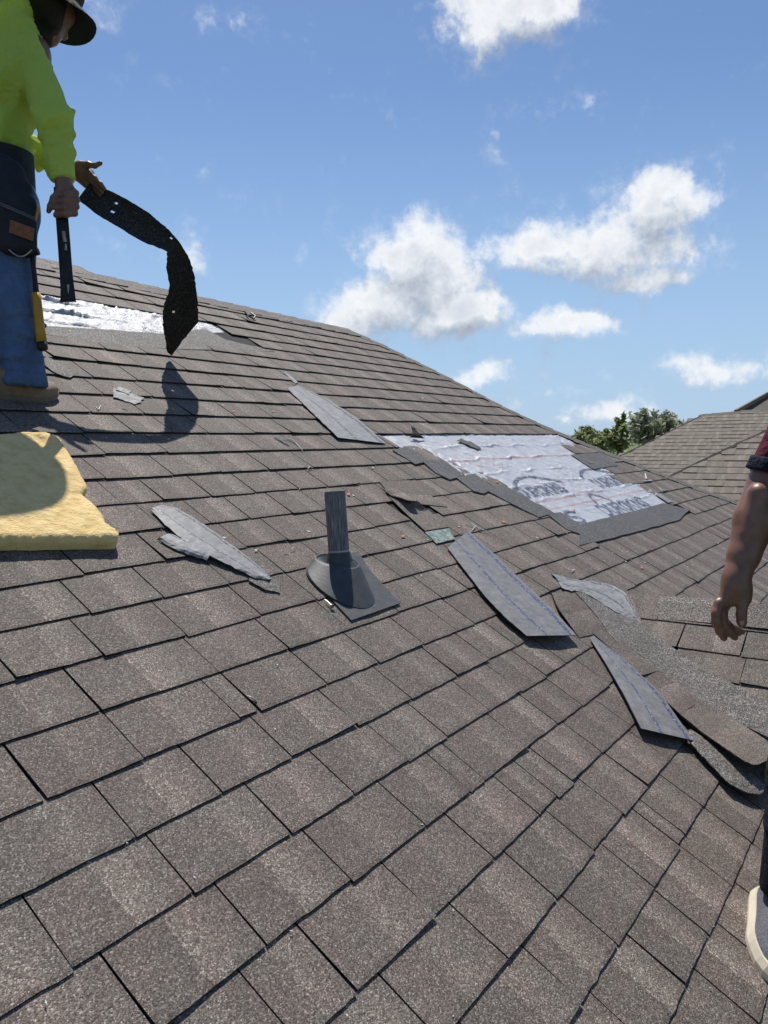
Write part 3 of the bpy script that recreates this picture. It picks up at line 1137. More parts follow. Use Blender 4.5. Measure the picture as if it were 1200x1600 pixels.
A_POLY = [(930, 732), (978, 709), (1097, 650), (1168, 644), (1260, 640), (1330, 660), (1330, 800), (930, 800)]
B_POLY = [(1010, 764), (1054, 742), (1128, 706), (1200, 673), (1262, 643), (1330, 655), (1330, 800), (1010, 800)]
slA, onA = far_slope(A_POLY, 1060, 700, 16.0, 'rear_slope', M['far_shingle'], .19)
slB, onB = far_slope(B_POLY, 1130, 730, 9.6, 'wing_slope', M['far_shingle'], .18)
def far_caps(name, on, pts, w):
    P = [on(*p)[0] + np.array([0, 0, .01]) for p in pts]
    o = caps(name, P, np.array([-.55, .30, -.45]) , np.array([.2, .75, -.55]), w, .19, M['far_shingle'], None, .012)
    hang(o, nb)
far_caps('hip_cap', onA, [(930, 732), (978, 709), (1097, 650)], .16)
far_caps('ridge_cap', onA, [(1097, 649), (1168, 643), (1260, 639)], .11)
far_caps('hip_cap', onB, [(1010, 764), (1054, 742), (1128, 706), (1200, 673), (1258, 645)], .15)
# higher rear roof peeking over
g = MB()
zt = 19.5
q_ = [at(1150, 646, zt), at(1202, 616, zt + .8), at(1290, 618, zt + .4), at(1330, 660, zt - .5)]
g.slab(q_ if np.cross(q_[1] - q_[0], q_[2] - q_[0])[0] < 0 else q_[::-1], (.05, 0, -.08))
hang(g.build('upper_slope', M['far_shingle']), nb)
g = MB()
g.tube([at(1150, 644, zt - .05), at(1200, 616, zt + .75), at(1290, 616, zt + .35)], .07, 6, st=(.5, .5, .5))
hang(g.build('upper_hip_cap', M['far_shingle']), nb)
# hidden faces and walls under the eaves
g = MB()
eA = onA(930, 800)[0]
for on_, hp_, tl in ((onA, (1097, 650), 6.0), (onB, (1258, 645), 4.0)):
    T_ = on_(*hp_)[0]
    low = on_(930 if on_ is onA else 1010, 732 if on_ is onA else 764)[0]
    g.slab([T_ + np.array([0, 0, -.01]), T_ + np.array([tl, 0, -.01]), low + np.array([tl + (T_ - low)[0], 0, -.02]), low + np.array([0, 0, -.02])], (0, 0, -.05))
hang(g.build('side_slope', M['far_shingle']), nb)
g = MB()
for on_, xx, ln in ((onA, 930, 7.0), (onB, 1010, 5.0)):
    e = on_(xx, 800)[0]
    y1 = e[1] - .3
    g.box((e[0] + .4 + ln / 2, y1 - 4, (GZ + e[2]) / 2), (ln / 2, 0, 0), (0, 4, 0), (0, 0, (e[2] - GZ) / 2))
hang(g.build('wall', M['brick']), nb)
# its plumbing vent
Pv = onB(1177, 737)[0]
g = MB()
zz = (Pv - CAM) @ WC[2]
g.tube([Pv + np.array([0, 0, -.05]), Pv + np.array([0, 0, .02]), at(1177, 712, zz)], .036, 10)
g.tube([at(1177, 712, zz) - np.array([0, 0, .004]), at(1177, 712, zz) + np.array([0, 0, .001])], [.036, .03], 10)
M['pvc_grey'] = plain('grey_pipe', (.10, .105, .11), .5)
hang(g.build('vent_pipe', M['pvc_grey']), nb)

# ------------------------------------------------------------------ trees
M['bark'] = plain('bark', (.11, .085, .06), .9, .4, 25, bump=.5, bscale=30)


def leaf_mat(name, c1, c2):
    m, N, b = new_mat(name)
    at_ = N.new('ShaderNodeAttribute', attribute_name='st')
    sp = N.new('ShaderNodeSeparateXYZ', {0: at_.outputs['Vector']})
    N.put(b.inputs['Base Color'], N.mix(sp.outputs[2], c1, c2))
    b.inputs['Roughness'].default_value = .55
    b.inputs['Specular IOR Level'].default_value = .35
    tr = N.new('ShaderNodeBsdfTranslucent', {0: N.mix(sp.outputs[2], tuple(x * 1.6 for x in c1), tuple(x * 1.6 for x in c2))})
    ms = N.new('ShaderNodeMixShader', {0: .5})
    N.l.new(b.outputs[0], ms.inputs[1])
    N.l.new(tr.outputs[0], ms.inputs[2])
    out = [n for n in N.n if n.type == 'OUTPUT_MATERIAL'][0]
    N.l.new(ms.outputs[0], out.inputs[0])
    return m


M['leaf_a'] = leaf_mat('olive_leaf', (.13, .16, .07), (.25, .28, .13))
M['leaf_b'] = leaf_mat('grey_green_leaf', (.16, .185, .12), (.31, .33, .23))


def tree(name, label, bx, depth, top_y, half_w, mat, seed, nl, crown_y, shoots=10):
    """tree standing on the ground; bx image x of its axis, sizes in image pixels at 'depth' turned into metres once"""
    r = random.Random(seed)
    k = depth / FPX
    base = at(bx, 700, depth)
    base[2] = GZ
    top = at(bx, top_y, depth)[2]
    cb = at(bx, crown_y, depth)[2]
    hw = half_w * k
    root = thing(name, label, 'tree', base, 'trees behind the house')
    t = MB()
    mid = base + np.array([r.uniform(-.2, .2), r.uniform(-.2, .2), (cb - GZ) * .55])
    fork = base + np.array([r.uniform(-.2, .2), 0, cb - GZ + .2])
    t.tube([base, mid, fork], [.16, .12, .10], 8)
    tips = []
    for i in range(shoots):
        a = r.uniform(0, 2 * math.pi)
        rr = hw * math.sqrt(r.uniform(.02, 1.0))
        hz = (1 - .45 * (rr / hw) ** 2) * r.uniform(.72, 1.0)
        tip = np.array([base[0] + rr * math.cos(a), base[1] + rr * math.sin(a), cb + (top - cb) * hz])
        m_ = fork * .45 + tip * .55 + np.array([rr * .12 * math.cos(a), rr * .12 * math.sin(a), -.1])
        t.tube([fork, m_, tip], [.05, .026, .006], 5)
        tips.append((fork, m_, tip))
    hang(t.build('trunk', M['bark']), root)
    c = MB()
    V, F, ST_ = [], [], []
    for i in range(nl):
        f0, m_, tip = tips[r.randrange(len(tips))]
        s = r.uniform(.25, 1.0) ** .8
        p = (f0 * (1 - s) ** 2 + 2 * m_ * s * (1 - s) + tip * s * s)
        sp = (.07 + .30 * (1 - s)) * hw * .9
        p = p + np.array([r.gauss(0, sp), r.gauss(0, sp), r.gauss(0, sp * .7)])
        d = np.array([r.gauss(0, 1), r.gauss(0, 1), r.gauss(0, .7)])
        d /= np.linalg.norm(d)
        e = np.cross(d, [r.gauss(0, 1), r.gauss(0, 1), r.gauss(0, 1)])
        e /= np.linalg.norm(e) + 1e-6
        L, wd = r.uniform(.07, .13), r.uniform(.03, .05)
        o = len(V)
        V += [p - d * L, p + e * wd, p + d * L, p - e * wd]
        F.append((o, o + 1, o + 2, o + 3))
        ST_ += [(0, 0, r.random())] * 4
    c.add(V, F, ST_)
    hang(c.build('crown', mat), root)


tree('tree', 'low rounded olive green tree at the left end of the row behind the roof', 922, 27, 662, 42, M['leaf_a'], 11, 3000, 720, 22)
tree('tree', 'narrow pointed tree with thin upright shoots in the middle of the tree row', 968, 25, 640, 24, M['leaf_a'], 12, 1700, 715, 16)
tree('tree', 'tallest grey green tree with spiky open top beside the neighbouring roof', 1018, 23, 629, 46, M['leaf_b'], 13, 2300, 708, 30)
# far wood along the horizon
fw = MB()
r_ = random.Random(4)
V, F, ST_ = [], [], []
for i in range(9000):
    a = r_.uniform(0, 2 * math.pi)
    D = r_.uniform(170, 330)
    h = 4.2 + 2.2 * math.sin(a * 17) * math.sin(a * 5.3) + r_.uniform(-1, 1.5)
    p = np.array([CAM[0] + D * math.sin(a), CAM[1] + D * math.cos(a), GZ + h * math.sqrt(r_.random())])
    d = np.array([r_.gauss(0, 1), r_.gauss(0, 1), r_.gauss(0, .8)])
    d /= np.linalg.norm(d)
    e = np.cross(d, [r_.gauss(0, 1), r_.gauss(0, 1), r_.gauss(0, 1)])
    e /= np.linalg.norm(e)
    L = r_.uniform(1.4, 3.0)
    o = len(V)
    V += [p - d * L, p + e * L * .7, p + d * L, p - e * L * .7]
    F.append((o, o + 1, o + 2, o + 3))
    ST_ += [(0, 0, r_.random())] * 4
fw.add(V, F, ST_)
fw.build('distant_wood', M['leaf_a'], kind='stuff')

# ------------------------------------------------------------------ plumbing vent in the foreground
M['pipe'] = None
m_, N_2, b_2 = new_mat('sooty_scratched_pipe')
_t = N_2.new('ShaderNodeAttribute', attribute_name='st').outputs['Vector']
_s = N_2.vm('MULTIPLY', _t, (110, 14, 1))
_n = N_2.noise(_s, 1.0, 5, .65)
N_2.put(b_2.inputs['Base Color'], N_2.ramp(_n, [(.32, (.025, .025, .025)), (.48, (.10, .10, .098)), (.60, (.28, .275, .27)), (.8, (.46, .455, .45))]))
b_2.inputs['Roughness'].default_value = .6
M['pipe'] = m_
M['boot'] = plain('dark_neoprene', (.055, .058, .060), .55, .25, 30, bump=.2, bscale=90)
M['nail'] = plain('galvanised_nail', (.35, .34, .33), .35, .3, 40, metal=.8)
pb = roof(531, 908)
vp = thing('vent_pipe', 'short black plumbing vent pipe rising from a dark rubber boot in mid roof', 'vent pipe', pb)
zpipe = (roof(530, 905) - CAM) @ WC[2]
ptop = at(523, 768, zpipe)
pax = ptop - at(532, 900, zpipe)
pax /= np.linalg.norm(pax)
pbot = ptop - pax * .36
RP = 16.4 / FPX * zpipe
g = MB()
g.tube([pbot, ptop], RP, 28, caps=False)
g.tube([ptop, ptop - pax * .10], [RP, RP * .84], 28, caps=False, st=(.2, .2, 0))
ring = [ptop + pax * .0005]
_a = np.cross(pax, EX)
_a /= np.linalg.norm(_a)
_b = np.cross(pax, _a)
cs = [(math.cos(2 * math.pi * i / 28), math.sin(2 * math.pi * i / 28)) for i in range(28)]
g.add([ptop + (_a * c + _b * s) * RP for c, s in cs] + [ptop + (_a * c + _b * s) * RP * .84 for c, s in cs],
      [(i, (i + 1) % 28, 28 + (i + 1) % 28, 28 + i) for i in range(28)], [(.62, .9, 0)] * 56)
hang(g.build('pipe', M['pipe'], smooth=False), vp)
g = MB()
g.tube([ptop - pax * .22, ptop - pax * .2215], [RP * 1.01, RP * 1.01], 28, caps=False)
# pale worn ring where the collar grips
gg = MB()
gg.tube([ptop - pax * .189, ptop - pax * .195], [RP * 1.035, RP * 1.06], 28, caps=True)
M['pale_ring'] = plain('worn_rubber_lip', (.30, .31, .32), .6)
hang(gg.build('collar_lip', M['pale_ring']), vp)
# flange: stamped sheet following the slope, with raised oval boot
fl = [(473, 893), (516, 938), (548, 970), (627, 941), (598, 916), (575, 893), (540, 862), (500, 872)]
g = MB()
A_ = [(505, 868, .011), (484, 889, .011), (518, 936, .012), (549, 969, .016)]
B_ = [(560, 862, .011), (580, 893, .011), (600, 915, .013), (626, 942, .017)]
lo = loft(A_, B_, 14, 9, roof, .001, NW * -.004, ripple=.0006)
hang(lo.build('flange', M['boot'], smooth=False), vp)
# boot body: elliptical rings from the flange up to the flat collar around the pipe
V, F = [], []
c0 = roof(536, 924, .012)
c1 = ptop - pax * .222
c1r = c1
rings = []
TOPN = (NW * .45 + np.array([0, 0, .55]))
TOPN /= np.linalg.norm(TOPN)
ax1 = EX
ax2 = np.cross(TOPN, ax1)
ax2 /= np.linalg.norm(ax2)


def ring_pts(c, a1, a2, r1, r2, n=32):
    return [c + a1 * (r1 * math.cos(2 * math.pi * i / n)) + a2 * (r2 * math.sin(2 * math.pi * i / n)) for i in range(n)]


bot = roof(541, 926, .013)
mid_top = at(535, 893, zpipe)
prof = [(0, 1.12, 1.28, .013), (.04, 1.02, 1.18, .018)]
R1 = 42 / FPX * zpipe
base_ring = ring_pts(roof(533, 914, .012), EX, VW, R1 * 1.22, R1 * 1.50)
b2_ = ring_pts(roof(533, 913, .018), EX, VW, R1 * 1.14, R1 * 1.42)
top_ring = ring_pts(at(527, 877, zpipe - .005), ax1, ax2, R1 * .86, R1 * .86)
top_in = ring_pts(at(527, 876, zpipe - .004), ax1, ax2, R1 * .79, R1 * .79)
grv = ring_pts(at(527, 879, zpipe - .004), ax1, ax2, R1 * .75, R1 * .75)
grv2 = ring_pts(at(528, 877, zpipe - .002), ax1, ax2, R1 * .69, R1 * .69)
mid_r = [p * .5 + q * .5 + NW * .001 for p, q in zip(b2_, top_ring)]
colr = ring_pts(ptop - pax * .255, _a, _b, RP * 1.25, RP * 1.25)
# match starting angle of the collar ring to the others
colr = ring_pts(ptop - pax * .226, EX, np.cross(pax, EX), RP * 1.3, RP * 1.3)
colt = ring_pts(ptop - pax * .196, EX, np.cross(pax, EX), RP * 1.07, RP * 1.07)
RR = [base_ring, b2_, mid_r, top_ring, top_in, grv, grv2, colr, colt]
for rg in RR:
    V += rg
g = MB()
for i0, i1 in ((0, 1), (1, 3), (3, 4), (4, 5), (5, 6), (6, 7), (7, 8)):
    V, F = [], []
    for rg in RR[i0:i1 + 1]:
        V += rg
    for i in range(i1 - i0):
        for k in range(32):
            F.append((i * 32 + k, i * 32 + (k + 1) % 32, (i + 1) * 32 + (k + 1) % 32, (i + 1) * 32 + k))
    g.add(V, F)
hang(g.build('rubber_boot', M['boot'], smooth=True), vp)


def nail(p0, p1, rad=.0022, label=None, cat='nail', group=None):
    g = MB()
    p0, p1 = np.asarray(p0), np.asarray(p1)
    ax = (p1 - p0) / np.linalg.norm(p1 - p0)
    g.tube([p0, p1 - ax * .012, p1], [rad, rad, rad * .2], 8)
    g.tube([p0 - ax * .0015, p0], [rad * 2.6, rad * 2.6], 10)
    o = g.build('nail', M['nail'])
    if label:
        tag(recentre(o), label, cat, group)
    return o


nail(roof(573, 920, .018), roof(584, 926, .013), label='loose nail lying on the right of the vent boot flange', group='loose nails')
nail(roof(519, 947, .016), roof(507, 936, .013), .003, label='thick bright nail at the lower left edge of the vent flange', group='loose nails')
nail(roof(399, 1093, .014), roof(385, 1086, .013), .0018, label='bent pale nail lying on a tab below the vent pipe', group='loose nails')

# ------------------------------------------------------------------ foam pad
m_, Nf, bf = new_mat('yellow_foam')
_p = Nf.new('ShaderNodeNewGeometry').outputs['Position']
fn = Nf.noise(_p, 26, 5, .6)
Nf.put(bf.inputs['Base Color'], Nf.ramp(fn, [(.25, (.62, .43, .18)), (.5, (.78, .575, .265)), (.75, (.84, .65, .34))]))
bf.inputs['Roughness'].default_value = .95
bf.inputs['Specular IOR Level'].default_value = .1
bf.inputs['Subsurface Weight'].default_value = .0
bn = Nf.new('ShaderNodeBump', {'Height': Nf.m('ADD', fn, Nf.m('MULTIPLY', Nf.noise(_p, 130, 4, .7), .35)), 'Strength': .8, 'Distance': .012})
Nf.put(bf.inputs['Normal'], bn.outputs[0])
M['foam'] = m_
# outline of the top face in the image; the pad is a slab on the slope
FT = [(-190, 700), (-90, 686), (-20, 678), (36, 672), (72, 673), (93, 682), (104, 697), (118, 720), (128, 738), (137, 757), (130, 768), (150, 786), (160, 800), (165, 815), (186, 829), (185, 838), (80, 838), (0, 838), (-100, 838), (-190, 838)]
FH = .050
foam_uv = [(lambda P: (P[0] / S, (P @ VW) / S))(roof(x, y, FH)) for x, y in FT]
us = [p[0] for p in foam_uv]
vs_ = [p[1] for p in foam_uv]
nu, nv = 150, 90
U_ = np.linspace(min(us), max(us), nu)
V_ = np.linspace(min(vs_), max(vs_), nv)


def edge_d(u, v):
    best = 9
    for (a, b_), (c, e) in zip(foam_uv, foam_uv[1:] + foam_uv[:1]):
        L = (c - a) ** 2 + (e - b_) ** 2 + 1e-9
        t = max(0, min(1, ((u - a) * (c - a) + (v - b_) * (e - b_)) / L))
        best = min(best, math.hypot(u - a - t * (c - a), v - b_ - t * (e - b_)))
    return best


g = MB()
idx, pts, fs = {}, [], []
ins = {}
for i in range(nu - 1):
    for j in range(nv - 1):
        if inpoly((U_[i] + U_[i + 1]) / 2, (V_[j] + V_[j + 1]) / 2, foam_uv):
            f = []
            for a, c in ((i, j), (i + 1, j), (i + 1, j + 1), (i, j + 1)):
                if (a, c) not in idx:
                    idx[(a, c)] = len(pts)
                    u, v = U_[a], V_[c]
                    dd = edge_d(u, v)
                    h = FH - .010 * max(0, 1 - dd / .10) ** 2
                    h += .006 * mnoise.noise((u * .8, v * .8, 2)) + .002 * mnoise.noise((u * 3, v * 3, 5)) + .0012 * mnoise.noise((u * 8, v * 8, 7))
                    pit = mnoise.noise((u * 1.7 + 11, v * 1.7, 3))
                    h -= .03 * max(0, pit - .42)
                    pts.append(UV(u, v, h))
                f.append(idx[(a, c)])
            fs.append(tuple(f))
            ins[(i, j)] = 1
edges = {}
for f in fs:
    for a, b_ in zip(f, f[1:] + f[:1]):
        if (b_, a) in edges:
            del edges[(b_, a)]
        else:
            edges[(a, b_)] = 1
for q in {a for e in edges for a in e}:      # pull the rim onto the torn outline
    P = pts[q]
    u, v = P[0] / S, (P @ VW) / S
    best = None
    for (a, b_), (c, e) in zip(foam_uv, foam_uv[1:] + foam_uv[:1]):
        L = (c - a) ** 2 + (e - b_) ** 2 + 1e-9
        t = max(0, min(1, ((u - a) * (c - a) + (v - b_) * (e - b_)) / L))
        x, y = a + t * (c - a), b_ + t * (e - b_)
        dd = math.hypot(u - x, v - y)
        if best is None or dd < best[0]:
            best = (dd, x, y)
    _, x, y = best
    pts[q] = UV(x + .02 * mnoise.noise((x * 2.5, y * 2.5, 4)), y + .02 * mnoise.noise((x * 2.5, y * 2.5, 6)), P @ NW)
nbase = len(pts)
mp = {}
for a, b_ in list(edges):
    for q in (a, b_):
        if q not in mp:
            P = pts[q]
            u, v = P[0] / S, (P @ VW) / S
            mp[q] = len(pts)
            cx_, cy_ = sum(us) / len(us), sum(vs_) / len(vs_)
            k_ = .04
            pts.append(UV(u + .006 * mnoise.noise((u * 4, v * 4, 1)), v - .02 + .008 * mnoise.noise((u * 2, v * 2, 9)), .028))
            pts.append(UV(u, v - .01, .009))
for a, b_ in edges:
    fs.append((b_, a, mp[a], mp[b_]))
    fs.append((mp[b_], mp[a], mp[a] + 1, mp[b_] + 1))
g.add(pts, fs)
fo = g.build('foam_pad', M['foam'], smooth=True)
tag(recentre(fo), 'thick torn yellow foam pad lying on the shingles below the worker', 'foam pad')

# ------------------------------------------------------------------ torn shingles and strips lying about
def strip(name, A, B, mat, label, cat, n=26, m=7, arch=0.0, ripple=.0008, fn=roof, down=None, group=None, jag=1.5):
    A = [(x, y, .012 + (h - .012) * .62) for x, y, h in A]
    B = [(x, y, .012 + (h - .012) * .62) for x, y, h in B]
    if jag:
        def jg(L):
            L = lerp_path(L, n)
            out = []
            for i, p in enumerate(L):
                w = rng.uniform(-jag, jag)
                out.append((p[0] + w * .6, p[1] + w, p[2]))
            return out
        A, B = jg(A), jg(B)
    g = loft(A, B, n, m, fn, arch, NW * -.0028 if down is None else down, ripple=ripple)
    o = g.build(name, mat)
    tag(recentre(o), label, cat, group)
    return o


GRP = 'pulled shingle strips lying on the roof'
strip('shingle_strip', [(235, 796, .016), (258, 820, .022), (290, 846, .030), (330, 868, .030), (372, 890, .024), (405, 905, .018), (416, 907, .016)],
      [(252, 789, .016), (276, 793, .020), (308, 812, .022), (345, 838, .022), (385, 868, .020), (414, 892, .018), (424, 903, .016)], M['felt_light'],
      'ragged pale grey torn shingle strip left of the vent pipe', 'shingle strip', group=GRP, jag=2.2, arch=.006)
strip('shingle_scrap', [(246, 842, .014), (270, 856, .02), (300, 868, .022), (322, 874, .018)], [(262, 832, .020), (285, 842, .028), (310, 852, .03), (332, 862, .026)], M['felt_light'],
      'pale crumpled scrap tucked under the torn strip left of the vent pipe', 'shingle scrap', n=12, m=5, jag=2, arch=.006)
strip('shingle_scrap', [(388, 906, .013), (412, 920, .016), (437, 926, .014)], [(392, 898, .013), (418, 904, .016), (439, 908, .014)], M['mineral'],
      'small granule faced scrap at the lower end of the torn strip', 'shingle scrap', n=10, m=4, jag=1.2)
strip('shingle_strip', [(449, 607, .016), (478, 635, .022), (508, 664, .030), (528, 683, .030)], [(466, 601, .014), (520, 628, .016), (566, 660, .020), (604, 694, .024)], M['felt_light'],
      'long straight pale grey strip pointing down slope left of the stripped patch', 'shingle strip', group=GRP, n=22)
strip('shingle_scrap', [(443, 582, .012), (452, 590, .012), (462, 600, .012)], [(446, 580, .012), (456, 588, .012), (466, 598, .012)], M['felt_light'],
      'thin sliver just above the long straight grey strip', 'shingle scrap', n=6, m=3)
strip('shingle_strip', [(700, 857, .020), (728, 893, .026), (760, 934, .034), (792, 967, .040), (822, 992, .040)], [(732, 829, .016), (775, 868, .018), (820, 912, .026), (862, 950, .040), (901, 993, .052)], M['felt'],
      'wide grey felt side up strip with blue sealant lines right of the vent', 'shingle strip', group=GRP, n=28, m=9, arch=.006)
strip('shingle_strip', [(921, 996, .022), (946, 1035, .030), (975, 1085, .040), (1002, 1138, .045)], [(927, 992, .022), (975, 1030, .035), (1030, 1080, .045), (1084, 1158, .045)], M['felt'],
      'narrow wedge of upside down shingle pulled out below the valley tabs', 'shingle strip', group=GRP, n=24, m=7, arch=.004)
strip('shingle_strip', [(1068, 1146, .035), (1088, 1170, .04), (1112, 1196, .045), (1142, 1226, .05), (1166, 1238, .05), (1192, 1240, .05)],
      [(1078, 1138, .04), (1110, 1158, .05), (1142, 1182, .055), (1166, 1205, .055), (1184, 1216, .055), (1196, 1228, .052)], M['mineral'],
      'ragged grey granule strip with torn end under the lifted valley shingle', 'shingle strip', group=GRP, n=22, m=6, jag=2.0, arch=.004)
strip('shingle_strip', [(866, 900, .016), (880, 921, .024), (915, 926, .030), (960, 955, .034), (999, 973, .033)], [(862, 897, .014), (905, 906, .018), (948, 911, .026), (977, 925, .031), (1001, 971, .033)], M['felt_light'],
      'crumpled silvery strip bent over the top of the valley', 'shingle strip', n=30, m=10, arch=.004, ripple=.0016, fn=surf, group=GRP)
strip('shingle_scrap', [(65, 566, .02), (85, 582, .02), (110, 590, .014)], [(72, 556, .016), (98, 570, .016), (122, 583, .014)], M['mineral'],
      'grey triangular scrap beside the worker boot', 'shingle scrap', n=8, m=4, jag=1)
for A, B, lb in (([(176, 612, .013), (214, 630, .013)], [(178, 606, .014), (226, 622, .014)], 'topmost pale chip in the cluster below the worker'),
                 ([(177, 620, .012), (210, 631, .012)], [(178, 612, .02), (222, 627, .017)], 'lower pale chip in the cluster below the worker'),
                 ([(182, 609, .018), (200, 615, .018)], [(184, 603, .018), (206, 611, .018)], 'short pale chip lying across the cluster below the worker')):
    strip('shingle_chip', A, B, M['felt_light'], lb, 'shingle chip', n=8, m=3, jag=1.0, group='pale chips')
strip('shingle_scrap', [(640, 683, .02), (646, 676, .05), (643, 667, .075)], [(664, 685, .018), (654, 676, .05), (648, 669, .07)], M['deck'],
      'curled black shard standing at the top edge of the stripped patch', 'shingle scrap', n=8, m=4)
strip('shingle_scrap', [(714, 688, .016), (734, 696, .016), (746, 701, .014)], [(722, 686, .016), (742, 693, .016), (752, 700, .014)], M['headlap'],
      'dark pointed sliver lying on the white underlayment', 'shingle scrap', n=8, m=3)
strip('shingle_scrap', [(1024, 772, .016), (1044, 786, .016)], [(1028, 769, .016), (1052, 784, .016)], M['felt_light'],
      'pale sliver at the right corner of the white underlayment', 'shingle scrap', n=6, m=3)
# loose tab slid over the course with a curled corner, near the vent
g = loft([(600, 764, .012), (610, 778, .013), (632, 800, .014), (664, 829, .016)], [(628, 770, .016), (652, 782, .045), (668, 796, .014), (702, 823, .016)], 12, 8, roof, 0, NW * -.005)
o = g.build('shingle', M['shingle'])
o.parent = roof_slope
g = loft([(592, 752, .0105), (606, 768, .011), (640, 786, .010)], [(640, 750, .011), (676, 776, .012), (700, 792, .011)], 8, 6, roof, 0, NW * -.005)
o = g.build('shingle', M['shingle'])
o.parent = roof_slope
g = loft([(598, 764, .0175), (612, 775, .02), (628, 781, .028)], [(618, 762, .016), (634, 771, .026), (652, 783, .050)], 10, 7, roof, .010, NW * -.004)
hang(g.build('curled_tab', M['shingle']), roof_slope).matrix_parent_inverse = Matrix()
g = loft([(664, 831, .0125), (676, 843, .0125), (682, 849, .0125)], [(700, 824, .0125), (708, 838, .0125), (712, 842, .0125)], 6, 6, roof, 0, NW * -.002)
m_, Nq, bq = new_mat('greenish_scraped_backing')
_p = Nq.new('ShaderNodeNewGeometry').outputs['Position']
Nq.put(bq.inputs['Base Color'], Nq.ramp(Nq.noise(Nq.vm('MULTIPLY', _p, (1, .35, .35)), 190, 4, .7), [(.38, (.05, .06, .05)), (.52, (.20, .26, .22)), (.68, (.62, .66, .62))]))
M['scraped'] = m_
hang(g.build('scraped_backing', M['scraped']), roof_slope).matrix_parent_inverse = Matrix()


def scrape(pts, label, w=1.6, cat='scraping'):
    g = MB()
    P = [roof(x, y, .0135 + .002 * (i % 2)) for i, (x, y) in enumerate(pts)]
    wv = w / FPX * ((P[0] - CAM) @ WC[2])
    g.tube(P, [wv * .5] + [wv * .7] * (len(P) - 2) + [wv * .3] if len(P) > 2 else [wv * .6, wv * .4], 5)
    tag(recentre(g.build('scraping', M['white_scrap'])), label, cat, 'white scrapings')


M['white_scrap'] = plain('white_scrapings', (.62, .61, .57), .8, .15)
scrape([(429, 682), (440, 688), (446, 693), (452, 696)], 'thick white thread below the long straight grey strip', 3.0)
scrape([(437, 684), (455, 686), (462, 692), (473, 704)], 'thin looped white thread below the long straight grey strip', 1.4)
scrape([(481, 732), (484, 729), (489, 731)], 'small white hooked scraping above the vent pipe', 1.4)
for pts, lb in (([(727, 818), (742, 823), (738, 828)], 'white streak at the upper right of the scraped backing'),
                ([(736, 817), (748, 826), (761, 830)], 'longer white streak right of the scraped backing'),
                ([(1008, 740), (1010, 748), (1018, 751), (1004, 752)], 'white spiky scraping on a tab near the hip'),
                ([(1029, 762), (1036, 767), (1044, 765)], 'white curl on a tab near the right hip'),
                ([(888, 888), (893, 892), (898, 890)], 'pale crumb on the course above the valley'),
                ([(1021, 829), (1028, 832)], 'pale flake below the dark exposed strip'),
                ([(1043, 856), (1049, 859)], 'pale flake beside the right man forearm'),
                ([(444, 862), (450, 860)], 'white dab left of the vent pipe'),
                ([(455, 858), (460, 855)], 'second white dab nearest the vent pipe'),
                ([(150, 636), (154, 640), (158, 633)], 'white check shaped scraping below the worker boot'),
                ([(192, 638), (200, 641)], 'pale flake right of the check shaped scraping')):
    scrape(pts, lb, 1.6)
M['leaf_red'] = plain('dry_orange_leaf', (.55, .20, .10), .7, .3, 60)
LEAVES = [(545, 772, 'orange fallen leaf just right of the vent pipe top'), (630, 838, 'orange fallen leaf on the tab right of the vent pipe'), (787, 816, 'pink red leaf below the stripped patch'),
          (497, 643, 'red leaf beside the long straight grey strip'), (427, 643, 'orange leaf right of the strip shadow'), (365, 643, 'small orange leaf left of the others in the upper course'),
          (451, 599, 'left leaf of the pair above the long straight strip'), (459, 600, 'right leaf of the pair above the long straight strip'), (271, 640, 'pale leaf lying inside the dangling strip shadow'),
          (897, 797, 'bright orange leaf on the white underlayment'), (777, 753, 'red fragment at the left edge of the underlayment'), (1003, 887, 'pale dry leaf on the courses above the valley')]
for x, y, lb in LEAVES:
    g = MB()
    c = roof(x, y, .0125)
    a = rng.uniform(-.5, .5)
    k = .0125 if y > 700 else .010
    e1 = EX * math.cos(a) - VW * math.sin(a) * 1.0
    e2 = np.cross(NW, e1)
    pr = [(-1, 0, .15), (-.5, .34, .05), (.2, .38, .1), (1, .02, .35), (.2, -.36, .05), (-.5, -.32, .1)]
    P = [c + e1 * (p[0] * k) + e2 * (p[1] * k * 1.4) + NW * (p[2] * k) for p in pr]
    g.slab(P, NW * -.0008)
    g.tube([P[0], P[0] - e1 * k * .5], .0007, 5)
    o = g.build('fallen_leaf', M['leaf_red'])
    tag(recentre(o), lb, 'leaf', 'fallen leaves on the roof')
# countless pale crumbs scattered by the tear-off
cr = MB()
r_ = random.Random(21)
for i in range(150):
    if i < 70:
        x, y = r_.uniform(880, 1140), r_.uniform(760, 925)
        if y < 650 + (x - 850) * .45 + 12:
            continue
    elif i < 115:
        x, y = r_.uniform(330, 900), r_.uniform(560, 900)
        if y < 560 + max(0, x - 560) * .36:
            continue
    else:
        x, y = r_.uniform(0, 1150), r_.uniform(900, 1600)
    c = roof(x, y, .0115)
    k = r_.uniform(.0012, .0032) * (1.3 if y < 900 else .55)
    a = r_.uniform(0, 3.14)
    e1 = (EX * math.cos(a) + VW * math.sin(a)) * k * r_.uniform(1, 2.6)
    e2 = np.cross(NW, e1) * r_.uniform(.3, .9)
    cr.slab([c - e1, c - e2 * .8, c + e1, c + e2], NW * -.0015)
cr.build('pale_crumbs', M['white_scrap'], kind='stuff')
# black wire loop on the ridge course
M['black'] = plain('black_rubber', (.012, .012, .013), .5)
g = MB()
g.tube([roof(383, 486, .02), roof(389, 494, .03), roof(396, 498, .02), roof(399, 494, .03), roof(392, 489, .03)], .006, 8)
tag(recentre(g.build('wire_loop', M['black'])), 'small black loop of wire on the shingles below the ridge', 'wire')
